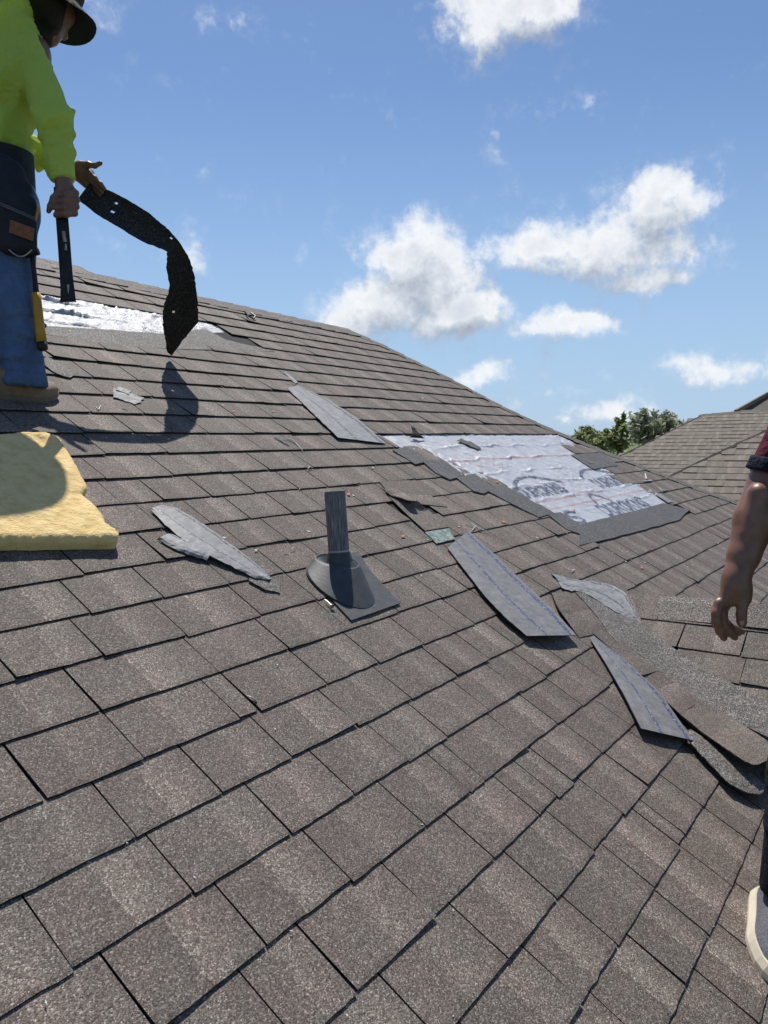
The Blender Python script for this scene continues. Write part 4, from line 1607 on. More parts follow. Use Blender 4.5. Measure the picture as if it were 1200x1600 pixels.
# ------------------------------------------------------------------ people: smooth-blended limbs turned into one surface
def nets(F, org, h):
    nx, ny, nz = F.shape
    ins = F < 0
    cs = (nx - 1, ny - 1, nz - 1)
    acc = np.zeros(cs + (3,), np.float32)
    cnt = np.zeros(cs, np.float32)
    sl_ = lambda A, o: A[o[0]:o[0] + cs[0], o[1]:o[1] + cs[1], o[2]:o[2] + cs[2]]
    C = [(a, b, c) for a in (0, 1) for b in (0, 1) for c in (0, 1)]
    for p in C:
        for ax in range(3):
            if p[ax] == 0:
                q = list(p)
                q[ax] = 1
                q = tuple(q)
                m = sl_(ins, p) != sl_(ins, q)
                if not m.any():
                    continue
                f0, f1 = sl_(F, p)[m], sl_(F, q)[m]
                t = f0 / (f0 - f1)
                pos = np.tile(np.array(p, np.float32), (len(t), 1))
                pos[:, ax] += t
                acc[m] += pos
                cnt[m] += 1
    act = cnt > 0
    idx = -np.ones(cs, np.int64)
    idx[act] = np.arange(act.sum())
    ijk = np.argwhere(act)
    V = (acc[act] / cnt[act][:, None] + ijk) * h + org
    faces = []
    for ax in range(3):
        o1, o2 = [(1, 2), (2, 0), (0, 1)][ax]
        d = np.zeros(3, int)
        d[ax] = 1
        A = ins[:nx - d[0], :ny - d[1], :nz - d[2]]
        B = ins[d[0]:, d[1]:, d[2]:]
        e = np.argwhere(A != B)
        ok = (e[:, o1] > 0) & (e[:, o2] > 0) & (e[:, o1] < F.shape[o1] - 1) & (e[:, o2] < F.shape[o2] - 1)
        e = e[ok]
        flip = ~A[tuple(e.T)]
        u1 = np.zeros(3, int)
        u1[o1] = 1
        u2 = np.zeros(3, int)
        u2[o2] = 1
        q = np.stack([idx[tuple((e - u1 - u2).T)], idx[tuple((e - u2).T)], idx[tuple(e.T)], idx[tuple((e - u1).T)]], 1)
        q[flip] = q[flip][:, ::-1]
        faces.append(q)
    return V, np.concatenate(faces)


def sd_prim(P, pr):
    a, b, ra, rb = np.asarray(pr[0], np.float32), np.asarray(pr[1], np.float32), pr[2], pr[3]
    ab = b - a
    L = float(ab @ ab) + 1e-9
    t = np.clip(((P - a) @ ab) / L, 0, 1)
    d = np.linalg.norm(P - a - t[..., None] * ab, axis=-1) - (ra + (rb - ra) * t)
    for pl in pr[4] if len(pr) > 4 else ():
        d = np.maximum(d, (P - np.asarray(pl[0], np.float32)) @ np.asarray(pl[1], np.float32))
    return d


def smin(a, b, k):
    h = np.maximum(k - np.abs(a - b), 0) / k
    return np.minimum(a, b) - h * h * k * .25


def organic(prims, h, k=.03, grow=0.0, cuts=()):
    lo = np.min([np.minimum(np.asarray(p[0]) - p[2], np.asarray(p[1]) - p[3]) for p in prims], 0) - grow - 3 * h
    hi = np.max([np.maximum(np.asarray(p[0]) + p[2], np.asarray(p[1]) + p[3]) for p in prims], 0) + grow + 3 * h
    n = np.ceil((hi - lo) / h).astype(int) + 1
    g = [np.arange(n[i], dtype=np.float32) * h + lo[i] for i in range(3)]
    F = np.full(tuple(n), 9.0, np.float32)
    for pr in prims:                         # each limb only touches its own neighbourhood
        a, b = np.asarray(pr[0]), np.asarray(pr[1])
        m = max(pr[2], pr[3]) + grow + 4 * k
        i0 = np.clip(((np.minimum(a, b) - m - lo) / h).astype(int), 0, n - 1)
        i1 = np.clip(((np.maximum(a, b) + m - lo) / h).astype(int) + 2, 1, n)
        s_ = tuple(slice(i0[i], i1[i]) for i in range(3))
        P = np.stack(np.meshgrid(*[g[i][s_[i]] for i in range(3)], indexing='ij'), -1)
        F[s_] = smin(F[s_], sd_prim(P, pr) - grow, pr[5] if len(pr) > 5 else k)
    if cuts:
        P = np.stack(np.meshgrid(*g, indexing='ij'), -1)
        for p0, nn in cuts:
            F = np.maximum(F, (P - np.asarray(p0, np.float32)) @ np.asarray(nn, np.float32))
    return nets(F, lo, h)


def vnormals(V, Q):
    fn_ = np.cross(V[Q[:, 2]] - V[Q[:, 0]], V[Q[:, 3]] - V[Q[:, 1]])
    N = np.zeros_like(V)
    for c in range(4):
        np.add.at(N, Q[:, c], fn_)
    return N / (np.linalg.norm(N, axis=1, keepdims=True) + 1e-9)


def folds(V, Q, dirs, amp, seed=0):
    """cloth creases: sharpened waves along each (direction, wavelength, weight), broken up by noise"""
    N = vnormals(V, Q)
    D = np.zeros(len(V))
    r = np.random.RandomState(seed)
    for d, wl, wt, mask in dirs:
        d = np.asarray(d, float)
        d = d / np.linalg.norm(d)
        ph = V @ d / wl * 2 * math.pi
        w1 = np.array([mnoise.noise((p[0] * 4.5 + seed, p[1] * 4.5, p[2] * 4.5)) for p in V])
        w2 = np.array([mnoise.noise((p[0] * 6, p[1] * 6 + seed + 3, p[2] * 6)) for p in V])
        s_ = 1 - np.abs(np.sin(ph * .5 + w1 * 3.4))
        D += wt * (s_ ** 2.2) * np.clip(.35 + w2 * 1.4, 0, 1) * (mask(V) if mask else 1)
    V = V + N * (D * amp)[:, None]
    for _ in range(1):                       # relax the grid steps
        A = np.zeros_like(V)
        C = np.zeros(len(V))
        for a, b_ in ((0, 1), (1, 2), (2, 3), (3, 0)):
            np.add.at(A, Q[:, a], V[Q[:, b_]])
            np.add.at(A, Q[:, b_], V[Q[:, a]])
            np.add.at(C, Q[:, a], 1)
            np.add.at(C, Q[:, b_], 1)
        V = V * .45 + A / np.maximum(C, 1)[:, None] * .55
    return V


def organic_obj(name, parts, mat, parent, fold=None):
    """join one or more organic() results in ONE mesh object"""
    V, F = [], []
    for v, q in parts:
        F += [tuple(int(i) + len(V) for i in f) for f in q]
        V += v.tolist()
    g = MB()
    g.add(V, F)
    o = g.build(name, mat, smooth=True)
    return hang(o, parent)


def skin_mat(name, c):
    m, N, b = new_mat(name)
    pos = N.new('ShaderNodeNewGeometry').outputs['Position']
    n1 = N.noise(pos, 24, 4, .6)
    n2 = N.noise(pos, 230, 3, .6)
    N.put(b.inputs['Base Color'], N.ramp(n1, [(.3, tuple(x * .78 for x in c)), (.7, tuple(x * 1.15 for x in c))]))
    b.inputs['Roughness'].default_value = .42
    b.inputs['Subsurface Weight'].default_value = .12
    b.inputs['Subsurface Radius'].default_value = (.012, .005, .003)
    b.inputs['Subsurface Scale'].default_value = .5
    bn = N.new('ShaderNodeBump', {'Height': n2, 'Strength': .25, 'Distance': .0015})
    N.put(b.inputs['Normal'], bn.outputs[0])
    return m


def cloth_mat(name, c, var=.12, weave=900, rough=.85, sheen=.0, transl=0.0, blotch=9):
    m, N, b = new_mat(name)
    pos = N.new('ShaderNodeNewGeometry').outputs['Position']
    n1 = N.noise(pos, blotch, 5, .6)
    N.put(b.inputs['Base Color'], N.ramp(n1, [(.25, tuple(x * (1 - var) for x in c)), (.75, tuple(min(1, x * (1 + var)) for x in c))]))
    b.inputs['Roughness'].default_value = rough
    b.inputs['Specular IOR Level'].default_value = .2
    n2 = N.m('ADD', N.noise(N.vm('MULTIPLY', pos, (1.3, 1.3, .35)), 34, 4, .6), N.m('MULTIPLY', N.noise(N.vm('MULTIPLY', pos, (.5, .5, 1.6)), 30, 4, .6), .8))
    n3 = N.noise(pos, weave * .5, 2, .5)
    bn = N.new('ShaderNodeBump', {'Height': N.m('ADD', n2, N.m('MULTIPLY', n3, .08)), 'Strength': .8, 'Distance': .022})
    N.put(b.inputs['Normal'], bn.outputs[0])
    if transl:
        tr = N.new('ShaderNodeBsdfTranslucent', {0: tuple(min(1, x * 1.1) for x in c)})
        ms = N.new('ShaderNodeMixShader', {0: transl})
        N.l.new(b.outputs[0], ms.inputs[1])
        N.l.new(tr.outputs[0], ms.inputs[2])
        out = [n for n in N.n if n.type == 'OUTPUT_MATERIAL'][0]
        N.l.new(ms.outputs[0], out.inputs[0])
    return m


M['skin'] = skin_mat('tanned_skin', (.20, .10, .064))
M['skin2'] = skin_mat('brown_skin', (.215, .108, .072))
M['lime'] = cloth_mat('lime_shirt', (.74, .92, .20), .06, transl=.45)
M['jeans'] = cloth_mat('blue_denim', (.088, .145, .265), .28, blotch=12)
M['navy'] = plain('navy_canvas', (.012, .014, .022), .75, .3, 40, bump=.3, bscale=200)
M['maroon'] = cloth_mat('maroon_shirt', (.10, .012, .028), .15)
M['navy_hem'] = cloth_mat('dark_navy_hem', (.012, .014, .03), .15)
M['black_pants'] = cloth_mat('black_trousers', (.012, .014, .018), .2)
M['hat'] = cloth_mat('brown_canvas_hat', (.055, .045, .042), .2)
M['hat_under'] = plain('dark_green_lining', (.006, .010, .013), .9, .2, 30)
M['hair'] = plain('black_hair', (.012, .010, .009), .6, .3, 80)
M['leather'] = plain('brown_leather', (.20, .075, .03), .6, .3, 60, bump=.3, bscale=150)
M['tan_boot'] = plain('tan_suede', (.24, .17, .11), .85, .2, 40, bump=.3, bscale=120)
M['sole'] = plain('boot_sole', (.17, .14, .11), .8, .2, 40)
M['white_sole'] = plain('off_white_foam_sole', (.62, .56, .43), .65, .12, 25)
M['knit'] = plain('grey_knit', (.10, .105, .12), .8, .45, 60, stretch=(4, 4, .6), bump=.4, bscale=90)
M['lace'] = plain('white_lace', (.75, .75, .73), .7, .08)
M['steel'] = plain('scuffed_black_steel', (.020, .019, .021), .45, .5, 25, metal=.5, bump=.2, bscale=60)
M['yellow'] = plain('worn_yellow_grip', (.48, .25, .025), .6, .25, 20)
M['ring'] = plain('bright_steel', (.5, .5, .5), .3, .1, 30, metal=1.0)


def head_prims(c, fwd, up, s=1.0):
    """skull, jaw, nose, brow, ears around centre c"""
    c, fwd, up = map(np.asarray, (c, fwd, up))
    rt = np.cross(fwd, up)
    f = lambda x, y, z: c + (fwd * x + rt * y + up * z) * s
    P = [(f(-.02, 0, .03), f(.01, 0, .035), .088 * s, .085 * s), (f(.02, 0, .0), f(.045, 0, -.045), .070 * s, .052 * s),
         (f(.055, 0, -.085), f(.06, 0, -.075), .030 * s, .030 * s), (f(.083, 0, .012), f(.104, 0, -.022), .010 * s, .014 * s, (), .012),
         (f(.076, -.03, .028), f(.076, .03, .028), .016 * s, .016 * s), (f(.08, -.02, -.058), f(.08, .02, -.058), .009 * s, .009 * s, (), .01)]
    for k in (-1, 1):
        P.append((f(-.005, .084 * k, .018), f(-.012, .082 * k, -.02), .017 * s, .012 * s, (), .012))
        P.append((f(.072, .036 * k, .006), f(.07, .034 * k, .006), .012 * s, .012 * s, (), .01))
    return P


# ============================ left worker
dL = 2.66
Fw = np.array([math.sin(R_(97)), math.cos(R_(97)), 0])          # he faces along the ridge
Rw = np.array([Fw[1], -Fw[0], 0])                               # his right hand side
Zu = np.array([0, 0, 1.0])
footR = roof(34, 627)
root = thing('person', 'roofer in lime long sleeved shirt, jeans and wide brimmed hat holding a pry bar', 'person', footR, 'roofers')
hipR = at(10, 345, 2.68)
hipL = hipR - Rw * .20
kneeR = at(14, 478, 2.63)
ankR = at(34, 596, 2.655)
footL = None
kl = hipL + Fw * .10 + np.array([0, 0, -.42])
yl = hipL[1] + .02
ankL = np.array([hipL[0] - .10, yl, yl * math.tan(TH) + .09])
kneeL = (hipL + ankL) / 2 + Fw * .10
pel = (hipR + hipL) / 2 + Zu * .06
waist = at(-26, 232, 2.76)
chest = at(-12, 128, 2.76)
upper = at(-8, 62, 2.76)
shR = at(50, 82, 2.70)
shL = upper - Rw * .17 - Zu * .02 + Fw * .04
elR = at(84, 188, 2.64)
wrR = at(99, 286, 2.64)
elL = at(8, 208, 2.99)
wrL = at(114, 268, 3.0)
neck = at(16, 28, 2.78)
headc = at(66, 12, 2.80)
hf = Fw * .86 - Zu * .5
hf /= np.linalg.norm(hf)
hu = Zu * .86 + Fw * .5
hu /= np.linalg.norm(hu)

torso = lambda g=0.0: [(pel + Rw * .07, pel - Rw * .07, .112 + g, .112 + g), (waist + Rw * .055, waist - Rw * .055, .108 + g, .108 + g),
                       (chest + Rw * .085, chest - Rw * .085, .118 + g, .118 + g), (upper + Rw * .10, upper - Rw * .10, .088 + g, .088 + g),
                       (pel, waist, .115 + g, .105 + g), (waist + Rw * .03, chest + Rw * .05, .11 + g, .12 + g), (waist - Rw * .03, chest - Rw * .05, .11 + g, .12 + g),
                       (upper, neck, .075 + g, .058 + g)]
body = torso(-.012) + [(shR, elR, .050, .042), (elR, wrR, .040, .027), (shL, elL, .050, .042), (elL, wrL, .040, .027), (upper, shR, .07, .055), (upper, shL, .07, .055),
                       (hipR, kneeR, .080, .056), (kneeR, ankR, .054, .040), (hipL, kneeL, .080, .056), (kneeL, ankL, .054, .040), (neck, headc, .055, .055)]
body += head_prims(headc, hf, hu)
parts = [organic(body, .011, .035)]


def D(px, py, d):
    return at(px, py, d)


def chain(pts, rads):
    return [(D(*a), D(*b), ra, rb, (), .006) for a, b, ra, rb in zip(pts, pts[1:], rads, rads[1:])]


# right fist round the bar: palm, four stacked fingers, thumb
d0 = 2.635
hand = [(D(99, 280, d0), D(100, 300, d0), .027, .028, (), .02), (D(108, 298, d0 + .008), D(110, 328, d0 + .006), .020, .016, (), .015), (D(96, 298, d0 + .02), D(98, 326, d0 + .022), .018, .015, (), .015)]
for i in range(4):
    y = 301 + 10.3 * i
    sx = (0, 2, 1, -3)[i]
    hand += chain([(114 + sx, y - 4, d0 - .004), (118 + sx * .6, y + 1, d0 - .026), (104, y + 3, d0 - .045), (90 - i * .6, y + 4, d0 - .032), (87, y + 3, d0 - .012)], [.0105, .0110, .0105, .0092, .0080])
hand += chain([(94, 300, d0 - .01), (84, 310, d0 - .03), (79, 322, d0 - .036), (76, 330, d0 - .034)], [.014, .0115, .0100, .0080])
parts.append(organic(hand, .0033, .008))
# left hand: open palm, thumb away, fingers closing on the strip
d1 = 3.0
hand = [(D(108, 266, d1), D(126, 268, d1), .028, .030, (), .02), (D(126, 260, d1), D(140, 272, d1), .022, .019, (), .015), (D(124, 276, d1 + .01), D(136, 288, d1 + .01), .020, .017, (), .015)]
hand += chain([(126, 257, d1 - .015), (138, 257, d1 - .03), (148, 259, d1 - .036), (157, 255, d1 - .036)], [.014, .0115, .0100, .0085])
for i, (sx, sy, dd) in enumerate([(0, 0, -.016), (-3, 5, -.004), (-6, 9, .010), (-9, 12, .024)]):
    hand += chain([(139 + sx, 270 + sy, d1 + dd), (148 + sx, 279 + sy, d1 + dd), (157 + sx, 288 + sy, d1 + dd), (163 + sx - i, 295 + sy, d1 + dd + .004)], [.0115, .0105, .0095, .0080])
parts.append(organic(hand, .0036, .008))
organic_obj('body', parts, M['skin'], root)

# shirt
armax = (wrR - elR) / np.linalg.norm(wrR - elR)
armaxL = (wrL - elL) / np.linalg.norm(wrL - elL)
cutR, cutL = at(99, 283, 2.64), at(111, 267, 3.0)
hemp = at(20, 246, 2.70)
hemn = np.array([-.28, .0, -1.0])
hemn /= np.linalg.norm(hemn)
hemcut = [(hemp, hemn)]
shirt = [tuple(p) + ((hemcut,) if i in (0, 1, 4, 5, 6) else ()) for i, p in enumerate(torso(.012))] + [(upper, shR, .085, .070), (upper, shL, .085, .070), (shR, elR, .064, .056), (elR, wrR, .055, .040, [(cutR, armax)]), (shL, elL, .064, .056), (elL, wrL, .055, .038, [(cutL, armaxL)])]
hemp = at(20, 246, 2.70)
hemn = np.array([-.28, .0, -1.0])
hemn /= np.linalg.norm(hemn)
neckn = (headc - neck) / np.linalg.norm(headc - neck)
V, Q = organic(shirt, .0075, .03, 0.0, [(neck + neckn * .055, neckn)])
axu = (elR - shR) / np.linalg.norm(elR - shR)
armm = lambda V: np.clip(((V - shR) @ np.array(WC[0])) * 14 + .55, 0, 1)
V = folds(V, Q, [(armax * .8 + Rw * .35 + Fw * .45, .050, .42, armm), (Fw * .6 + Rw * .5 - Zu * .38, .050, 1.3, lambda V: 1 - armm(V)), (Fw * .3 - Zu * .9, .11, .35, None)], .034, 4)
shirt_o = organic_obj('shirt', [(V, Q)], M['lime'], root)
# jeans
seat = at(10, 236, 2.70)
jeans = [(pel + Rw * .07, pel - Rw * .07, .122, .122), (waist + Rw * .055 - Zu * .05, waist - Rw * .055 - Zu * .05, .116, .116), (pel, waist - Zu * .04, .124, .116),
         (hipR, kneeR, .098, .078), (kneeR, ankR, .078, .080, [(at(36, 603, 2.65), -Zu + NW * -.2)]), (hipL, kneeL, .098, .078), (kneeL, ankL, .078, .080, [(ankL - Zu * .03, -Zu)])]
V, Q = organic(jeans, .0085, .04, 0, [(hemp + Zu * .03, -hemn)])
low = lambda V: np.clip((kneeR[2] - V[:, 2]) * 5 + .35, .15, 1)
V = folds(V, Q, [(Zu + Fw * .35, .085, 1.0, low), (Zu - Fw * .5 + Rw * .2, .06, .6, low), (Fw + Zu * .25, .09, .35, None)], .032, 9)
organic_obj('jeans', [(V, Q)], M['jeans'], root)


def shoe(name, heel, toe, up, L, mats, parent, w=.052, sole_h=.022, flare=.004, ankle=.075, lace=True):
    """lofted upper on a separate sole; heel and toe are world points on the ground"""
    t = (toe - heel) / np.linalg.norm(toe - heel)
    sd = np.cross(up, t)
    sd /= np.linalg.norm(sd)
    st_ = np.linspace(0, 1, 15)
    hw = lambda s: w * (.62 + .22 * math.sin(math.pi * min(1, s * 1.1)) + .30 * math.exp(-((s - .68) / .22) ** 2)) * (1 - max(0, (s - .86) / .14) ** 2.2 * .82) * (1 - max(0, (.08 - s) / .08) ** 2 * .5)
    hh = lambda s: ankle * (1 - .55 * min(1, max(0, (s - .28) / .42))) * (1 - max(0, (s - .86) / .14) ** 2 * .55)
    root_o = []
    n = 16
    V, F = [], []
    for s in st_:
        p = heel + t * (s * L) + up * sole_h
        for k in range(n):
            a = math.pi * k / (n - 1)
            x, z = math.cos(a), math.sin(a)
            V.append(p + sd * (hw(s) * math.copysign(abs(x) ** .75, x)) + up * (hh(s) * z ** .8))
    for i in range(14):
        for k in range(n - 1):
            F.append((i * n + k, i * n + k + 1, (i + 1) * n + k + 1, (i + 1) * n + k))
    F.append(tuple(range(n)))
    F.append(tuple(range(14 * n + n - 1, 14 * n - 1, -1)))
    g = MB()
    g.add(V, F)
    up_o = hang(g.build(name, mats[0], smooth=True), parent)
    V, F = [], []
    ring = [(s, 1) for s in st_] + [(s, -1) for s in st_[::-1]]
    for lev, (z, fl) in enumerate(((0, flare * .4), (sole_h * .5, flare), (sole_h * 1.25, flare * .6), (sole_h * 1.3, -.006))):
        for s, k in ring:
            p = heel + t * (s * L + (fl if s > .5 else -fl) * (abs(s - .5) * 2) ** 3) + sd * (k * (hw(s) + fl)) + up * (z + (.012 * max(0, (s - .8) / .2) ** 2 + .010 * max(0, (.12 - s) / .12)) * (1 if lev else .6))
            V.append(p)
    m_ = len(ring)
    for lev in range(3):
        for k in range(m_):
            F.append((lev * m_ + k, lev * m_ + (k + 1) % m_, (lev + 1) * m_ + (k + 1) % m_, (lev + 1) * m_ + k))
    F.append(tuple(range(m_ - 1, -1, -1)))
    g = MB()
    g.add(V, F)
    so3 = g.build('sole', mats[1], smooth=False)
    so3.parent = up_o
    if lace:
        g = MB()
        for i in range(4):
            s = .40 + i * .075
            p = heel + t * (s * L) + up * sole_h
            pts = [p + sd * (hw(s) * .62 * x) + up * (hh(s) * (1.02 - .28 * x * x) + .004) + t * (.012 * x) for x in (-1, -.5, 0, .5, 1)]
            g.tube(pts, .0028, 6)
        lo_ = g.build('lace', mats[2])
        lo_.parent = up_o
    return t, sd, hw, hh, up_o


tz = np.array([EX[0], EX[1], EX[2]])
h_ = roof(-30, 617, .002)
shoe('boot', h_, h_ + EX * .27, NW, .27, (M['tan_boot'], M['sole'], M['black']), root, .052, .022, .003, .085)
hl = np.array([ankL[0] - .07, ankL[1], ankL[1] * math.tan(TH)]) + NW * .002
shoe('boot', hl, hl + EX * .27, NW, .27, (M['tan_boot'], M['sole'], M['black']), root, .052, .022, .003, .085)

# hat: crown and a floppy brim that droops on the side towards us
g = MB()
hc = headc + hu * .055 + hf * -.01
hs = np.cross(hf, hu)
V, F, n = [], [], 40
prof = [(.0, .125), (.05, .124), (.085, .112), (.098, .075), (.104, .02), (.108, -.002)]
for r, z in prof:
    for k in range(n):
        a = 2 * math.pi * k / n
        V.append(hc + (hf * math.cos(a) * 1.12 + hs * math.sin(a) * .96) * (r + 1e-4) + hu * z)
for i in range(len(prof) - 1):
    for k in range(n):
        F.append((i * n + k, (i + 1) * n + k, (i + 1) * n + (k + 1) % n, i * n + (k + 1) % n))
g.add(V, F)
tocam = CAM - hc
tocam[2] = 0
tocam /= np.linalg.norm(tocam)


def brim(z0, rev):
    V, F = [], []
    m = 9
    for i in range(m):
        q = i / (m - 1)
        r = .100 + .080 * q
        for k in range(n):
            a = 2 * math.pi * k / n
            dv_ = hf * math.cos(a) * 1.06 + hs * math.sin(a)
            near = max(0, dv_ @ tocam)
            z = z0 - .012 * q - (.030 * q + .078 * q * q) * near ** 2.0 + .006 * q * math.sin(3 * a + 1)
            V.append(hc + dv_ * r + hu * z)
    for i in range(m - 1):
        for k in range(n):
            f = (i * n + k, (i + 1) * n + k, (i + 1) * n + (k + 1) % n, i * n + (k + 1) % n)
            F.append(f[::-1] if rev else f)
    return V, F


g.add(*brim(.0, False))
hat_o = hang(g.build('hat', M['hat'], smooth=True), root)
g = MB()
g.add(*brim(-.004, True))
bl_ = g.build('brim_lining', M['hat_under'], smooth=True)
bl_.parent = hat_o

# hair under the hat; its dark cheek and jaw pieces stand in for brim shade
V, Q = organic([(headc - hf * .05 + hu * .02, headc - hf * .05 - hu * .075, .080, .062), (headc + hs * .05 - hf * .02, headc - hs * .05 - hf * .02, .070, .070), (headc + hs * .05 + hf * .01, headc + hs * .052 + hf * .045 - hu * .05, .042, .03), (headc - hs * .05 + hf * .01, headc - hs * .052 + hf * .045 - hu * .05, .042, .03), (headc + hf * .05 - hu * .085, headc + hf * .062 - hu * .07, .040, .034)], .007, .03)
organic_obj('hair', [(V, Q)], M['hair'], root)

# tool belt with pouch, leather patch, ring and pencil
bc = at(-22, 262, 2.74)
V, F = [], []
n = 36
for z, r in ((-.055, .0), (.075, .0), (.075, .012), (-.055, .012)):
    for k in range(n):
        a = 2 * math.pi * k / n
        V.append(bc + Rw * (.176 + r) * math.cos(a) + Fw * (.138 + r) * math.sin(a) + Zu * (z - .02 * math.cos(a)) - Zu * .02)
for i in range(4):
    for k in range(n):
        F.append((i * n + k, i * n + (k + 1) % n, ((i + 1) % 4) * n + (k + 1) % n, ((i + 1) % 4) * n + k))
g = MB()
g.add(V, F)
belt = hang(g.build('tool_belt', M['navy']), root)


def pouch(px0, py0, px1, py1, d, th, name, mat=None, tilt=0.0):
    """soft pouch: rounded tapering bag between two image heights, hanging on his hip"""
    a, b_ = at(px0, py0, d), at(px1, py1, d)
    return organic([(a, b_, th * 1.15, th)], .006, .02)


pp = []
for px, w_ in ((14, .034), (30, .036), (44, .032)):
    pp.append((at(px - 4, 318, 2.57), at(px - 1, 384, 2.57), w_, w_ * .9))
pp += [(at(-14, 300, 2.58), at(-12, 372, 2.58), .05, .045), (at(2, 262, 2.60), at(26, 300, 2.585), .045, .045), (at(24, 268, 2.61), at(34, 300, 2.60), .028, .03)]
V, Q = organic(pp, .006, .022)
V = folds(V, Q, [(Zu + Fw * .2, .06, 1, None)], .004, 2)
po = organic_obj('pouch', [(V, Q)], M['navy'], root)
po.parent = belt

g = MB()
A_ = [at(16, 344, 2.527), at(20, 365, 2.527)]
lp = [[at(16 + 38 * j / 5 - 2 * i, 343 + 20 * i + 14 * j / 5, 2.535 + .03 * (j / 5 - .3) ** 2 - .006) for j in range(6)] for i in range(2)]
g.sheet(lp, np.array(ray(30, 350)) * .004)
lpo = g.build('leather_patch', M['leather'])
lpo.parent = belt

g = MB()
g.tube([at(14 + 36 * i / 8, 390, 2.545) + Zu * (-.022 * math.sin(math.pi * i / 8)) for i in range(9)], .0022, 6)
o = g.build('steel_loop', M['ring'])
o.parent = belt

g = MB()
for k in (0, 1):
    g.tube([at(-2 + 56 * i / 8, 316 + 3 * k + 24 * i / 8, 2.525 + .02 * (i / 8 - .5) ** 2) for i in range(9)], .0022, 5)
o = g.build('pouch_trim', plain('pale_stitching', (.12, .12, .14), .8))
o.parent = belt

g = MB()
g.tube([at(53, 350, 2.57), at(61, 324, 2.57)], .0048, 6)
tag(recentre(g.build('pencil', M['yellow'])), 'yellow carpenter pencil sticking out of the worker tool pouch', 'pencil')
# hammer hanging head up behind the pouch
hm = thing('hammer', 'hammer with worn yellow handle hanging from the worker tool belt', 'hammer', at(67, 548, 2.60))
g = MB()
g.tube([at(50, 396, 2.60), at(55, 440, 2.60), at(57, 462, 2.60)], [.008, .008, .010], 10)
g.tube([at(40, 398, 2.60), at(60, 392, 2.60)], .013, 10)
hang(g.build('head', M['steel'], smooth=False), hm)
g = MB()
g.tube([at(56.5, 458, 2.60), at(58, 472, 2.60), at(62, 510, 2.60), at(65.5, 536, 2.60)], [.0135, .0145, .0155, .0165], 14)
hang(g.build('handle', M['yellow'], smooth=True), hm)
g = MB()
g.tube([at(65.4, 535, 2.60), at(66.8, 546, 2.60), at(67, 548, 2.60)], [.0172, .0165, .010], 14)
hang(g.build('end_cap', M['black'], smooth=True), hm)
# pry bar in the right fist
pbr = thing('pry_bar', 'flat black pry bar pointing down in the worker right fist', 'pry bar', at(107, 471, 2.64))
g = MB()
dB = 2.62
Lp = [(93, 292), (96, 330), (100, 380), (103.5, 430), (105.5, 452), (106.5, 472)]
Wd = [9.5, 9.8, 10, 10.2, 11, 12.5]
rows = []
for (x, y), w_ in zip(Lp, Wd):
    rows.append([at(x - w_, y, dB), at(x - w_ * .4, y, dB - .002), at(x + w_ * .4, y, dB - .002), at(x + w_, y, dB)])
g.sheet(rows, ray(100, 400) / np.linalg.norm(ray(100, 400)) * .007)
bo = hang(g.build('bar', M['steel']), pbr)
g = MB()
M['label'] = plain('worn_label', (.45, .30, .27), .6, .3, 50)
lb = [[at(x - 2.6 + k, y, dB - .0036), at(x + 2.4 + k, y, dB - .0036)] for x, y, k in ((99, 361, 0), (100, 370, .5), (101, 378, 1.2))]
g.sheet(lb, ray(100, 370) * .0004)
lb = [[at(101.5, 381, dB - .0036), at(104, 381, dB - .0036)], [at(101.5, 391, dB - .0036), at(105, 391, dB - .0036)]]
g.sheet(lb, ray(100, 370) * .0004)
hang(g.build('label_sticker', M['label']), pbr)
g = MB()
hole = [at(106 - 1.6, 445, dB - .0035), at(106 + 2.4, 444, dB - .0035), at(106.5 + 1.6, 452, dB - .0035), at(107, 460, dB - .0035), at(105.6, 455, dB - .0035)]
g.slab(hole, ray(100, 450) * .0003, st_top=[(0, 0, 0)] * 5)
hang(g.build('nail_slot', M['underlay_bright']), pbr)

# shingle strip dangling from the left hand: edges traced, then given a real path in depth
e_out = [(140, 286, 2.99), (172, 298, 3.02), (200, 312, 3.07), (232, 332, 3.13), (262, 357, 3.19), (282, 380, 3.26), (297, 405, 3.31), (304, 430, 3.36), (309, 470, 3.43), (310, 503, 3.50), (290, 527, 3.57), (268, 556, 3.66)]
e_in = [(121, 312, 2.96), (148, 333, 2.985), (172, 347, 3.03), (200, 365, 3.08), (228, 380, 3.13), (246, 387, 3.17), (260, 393, 3.22), (261, 412, 3.28), (264, 448, 3.37), (256, 480, 3.45), (254, 515, 3.54), (262, 550, 3.64)]
nA, mA = 90, 16
A3 = lerp_path(e_out, nA)
B3 = lerp_path(e_in, nA)
jr = random.Random(3)
rowsP, rowsS = [], []
jo = [jr.gauss(0, .8) for _ in range(nA)]
ji = [jr.gauss(0, 1.6) for _ in range(nA)]
for i in range(nA):
    a, b_ = A3[i].copy(), B3[i].copy()
    b_[0] += ji[i] * .45 + 1.1 * math.sin(i * .33)
    b_[1] += ji[i] * .4
    a[0] += jo[i] * .5
    row = []
    for j in range(mA):
        f = j / (mA - 1)
        p = a * (1 - f) + b_ * f
        row.append(at(p[0], p[1], p[2] + .018 * math.sin(math.pi * f)))
        rowsS.append((i / nA, f, .3))
    rowsP.append(row)
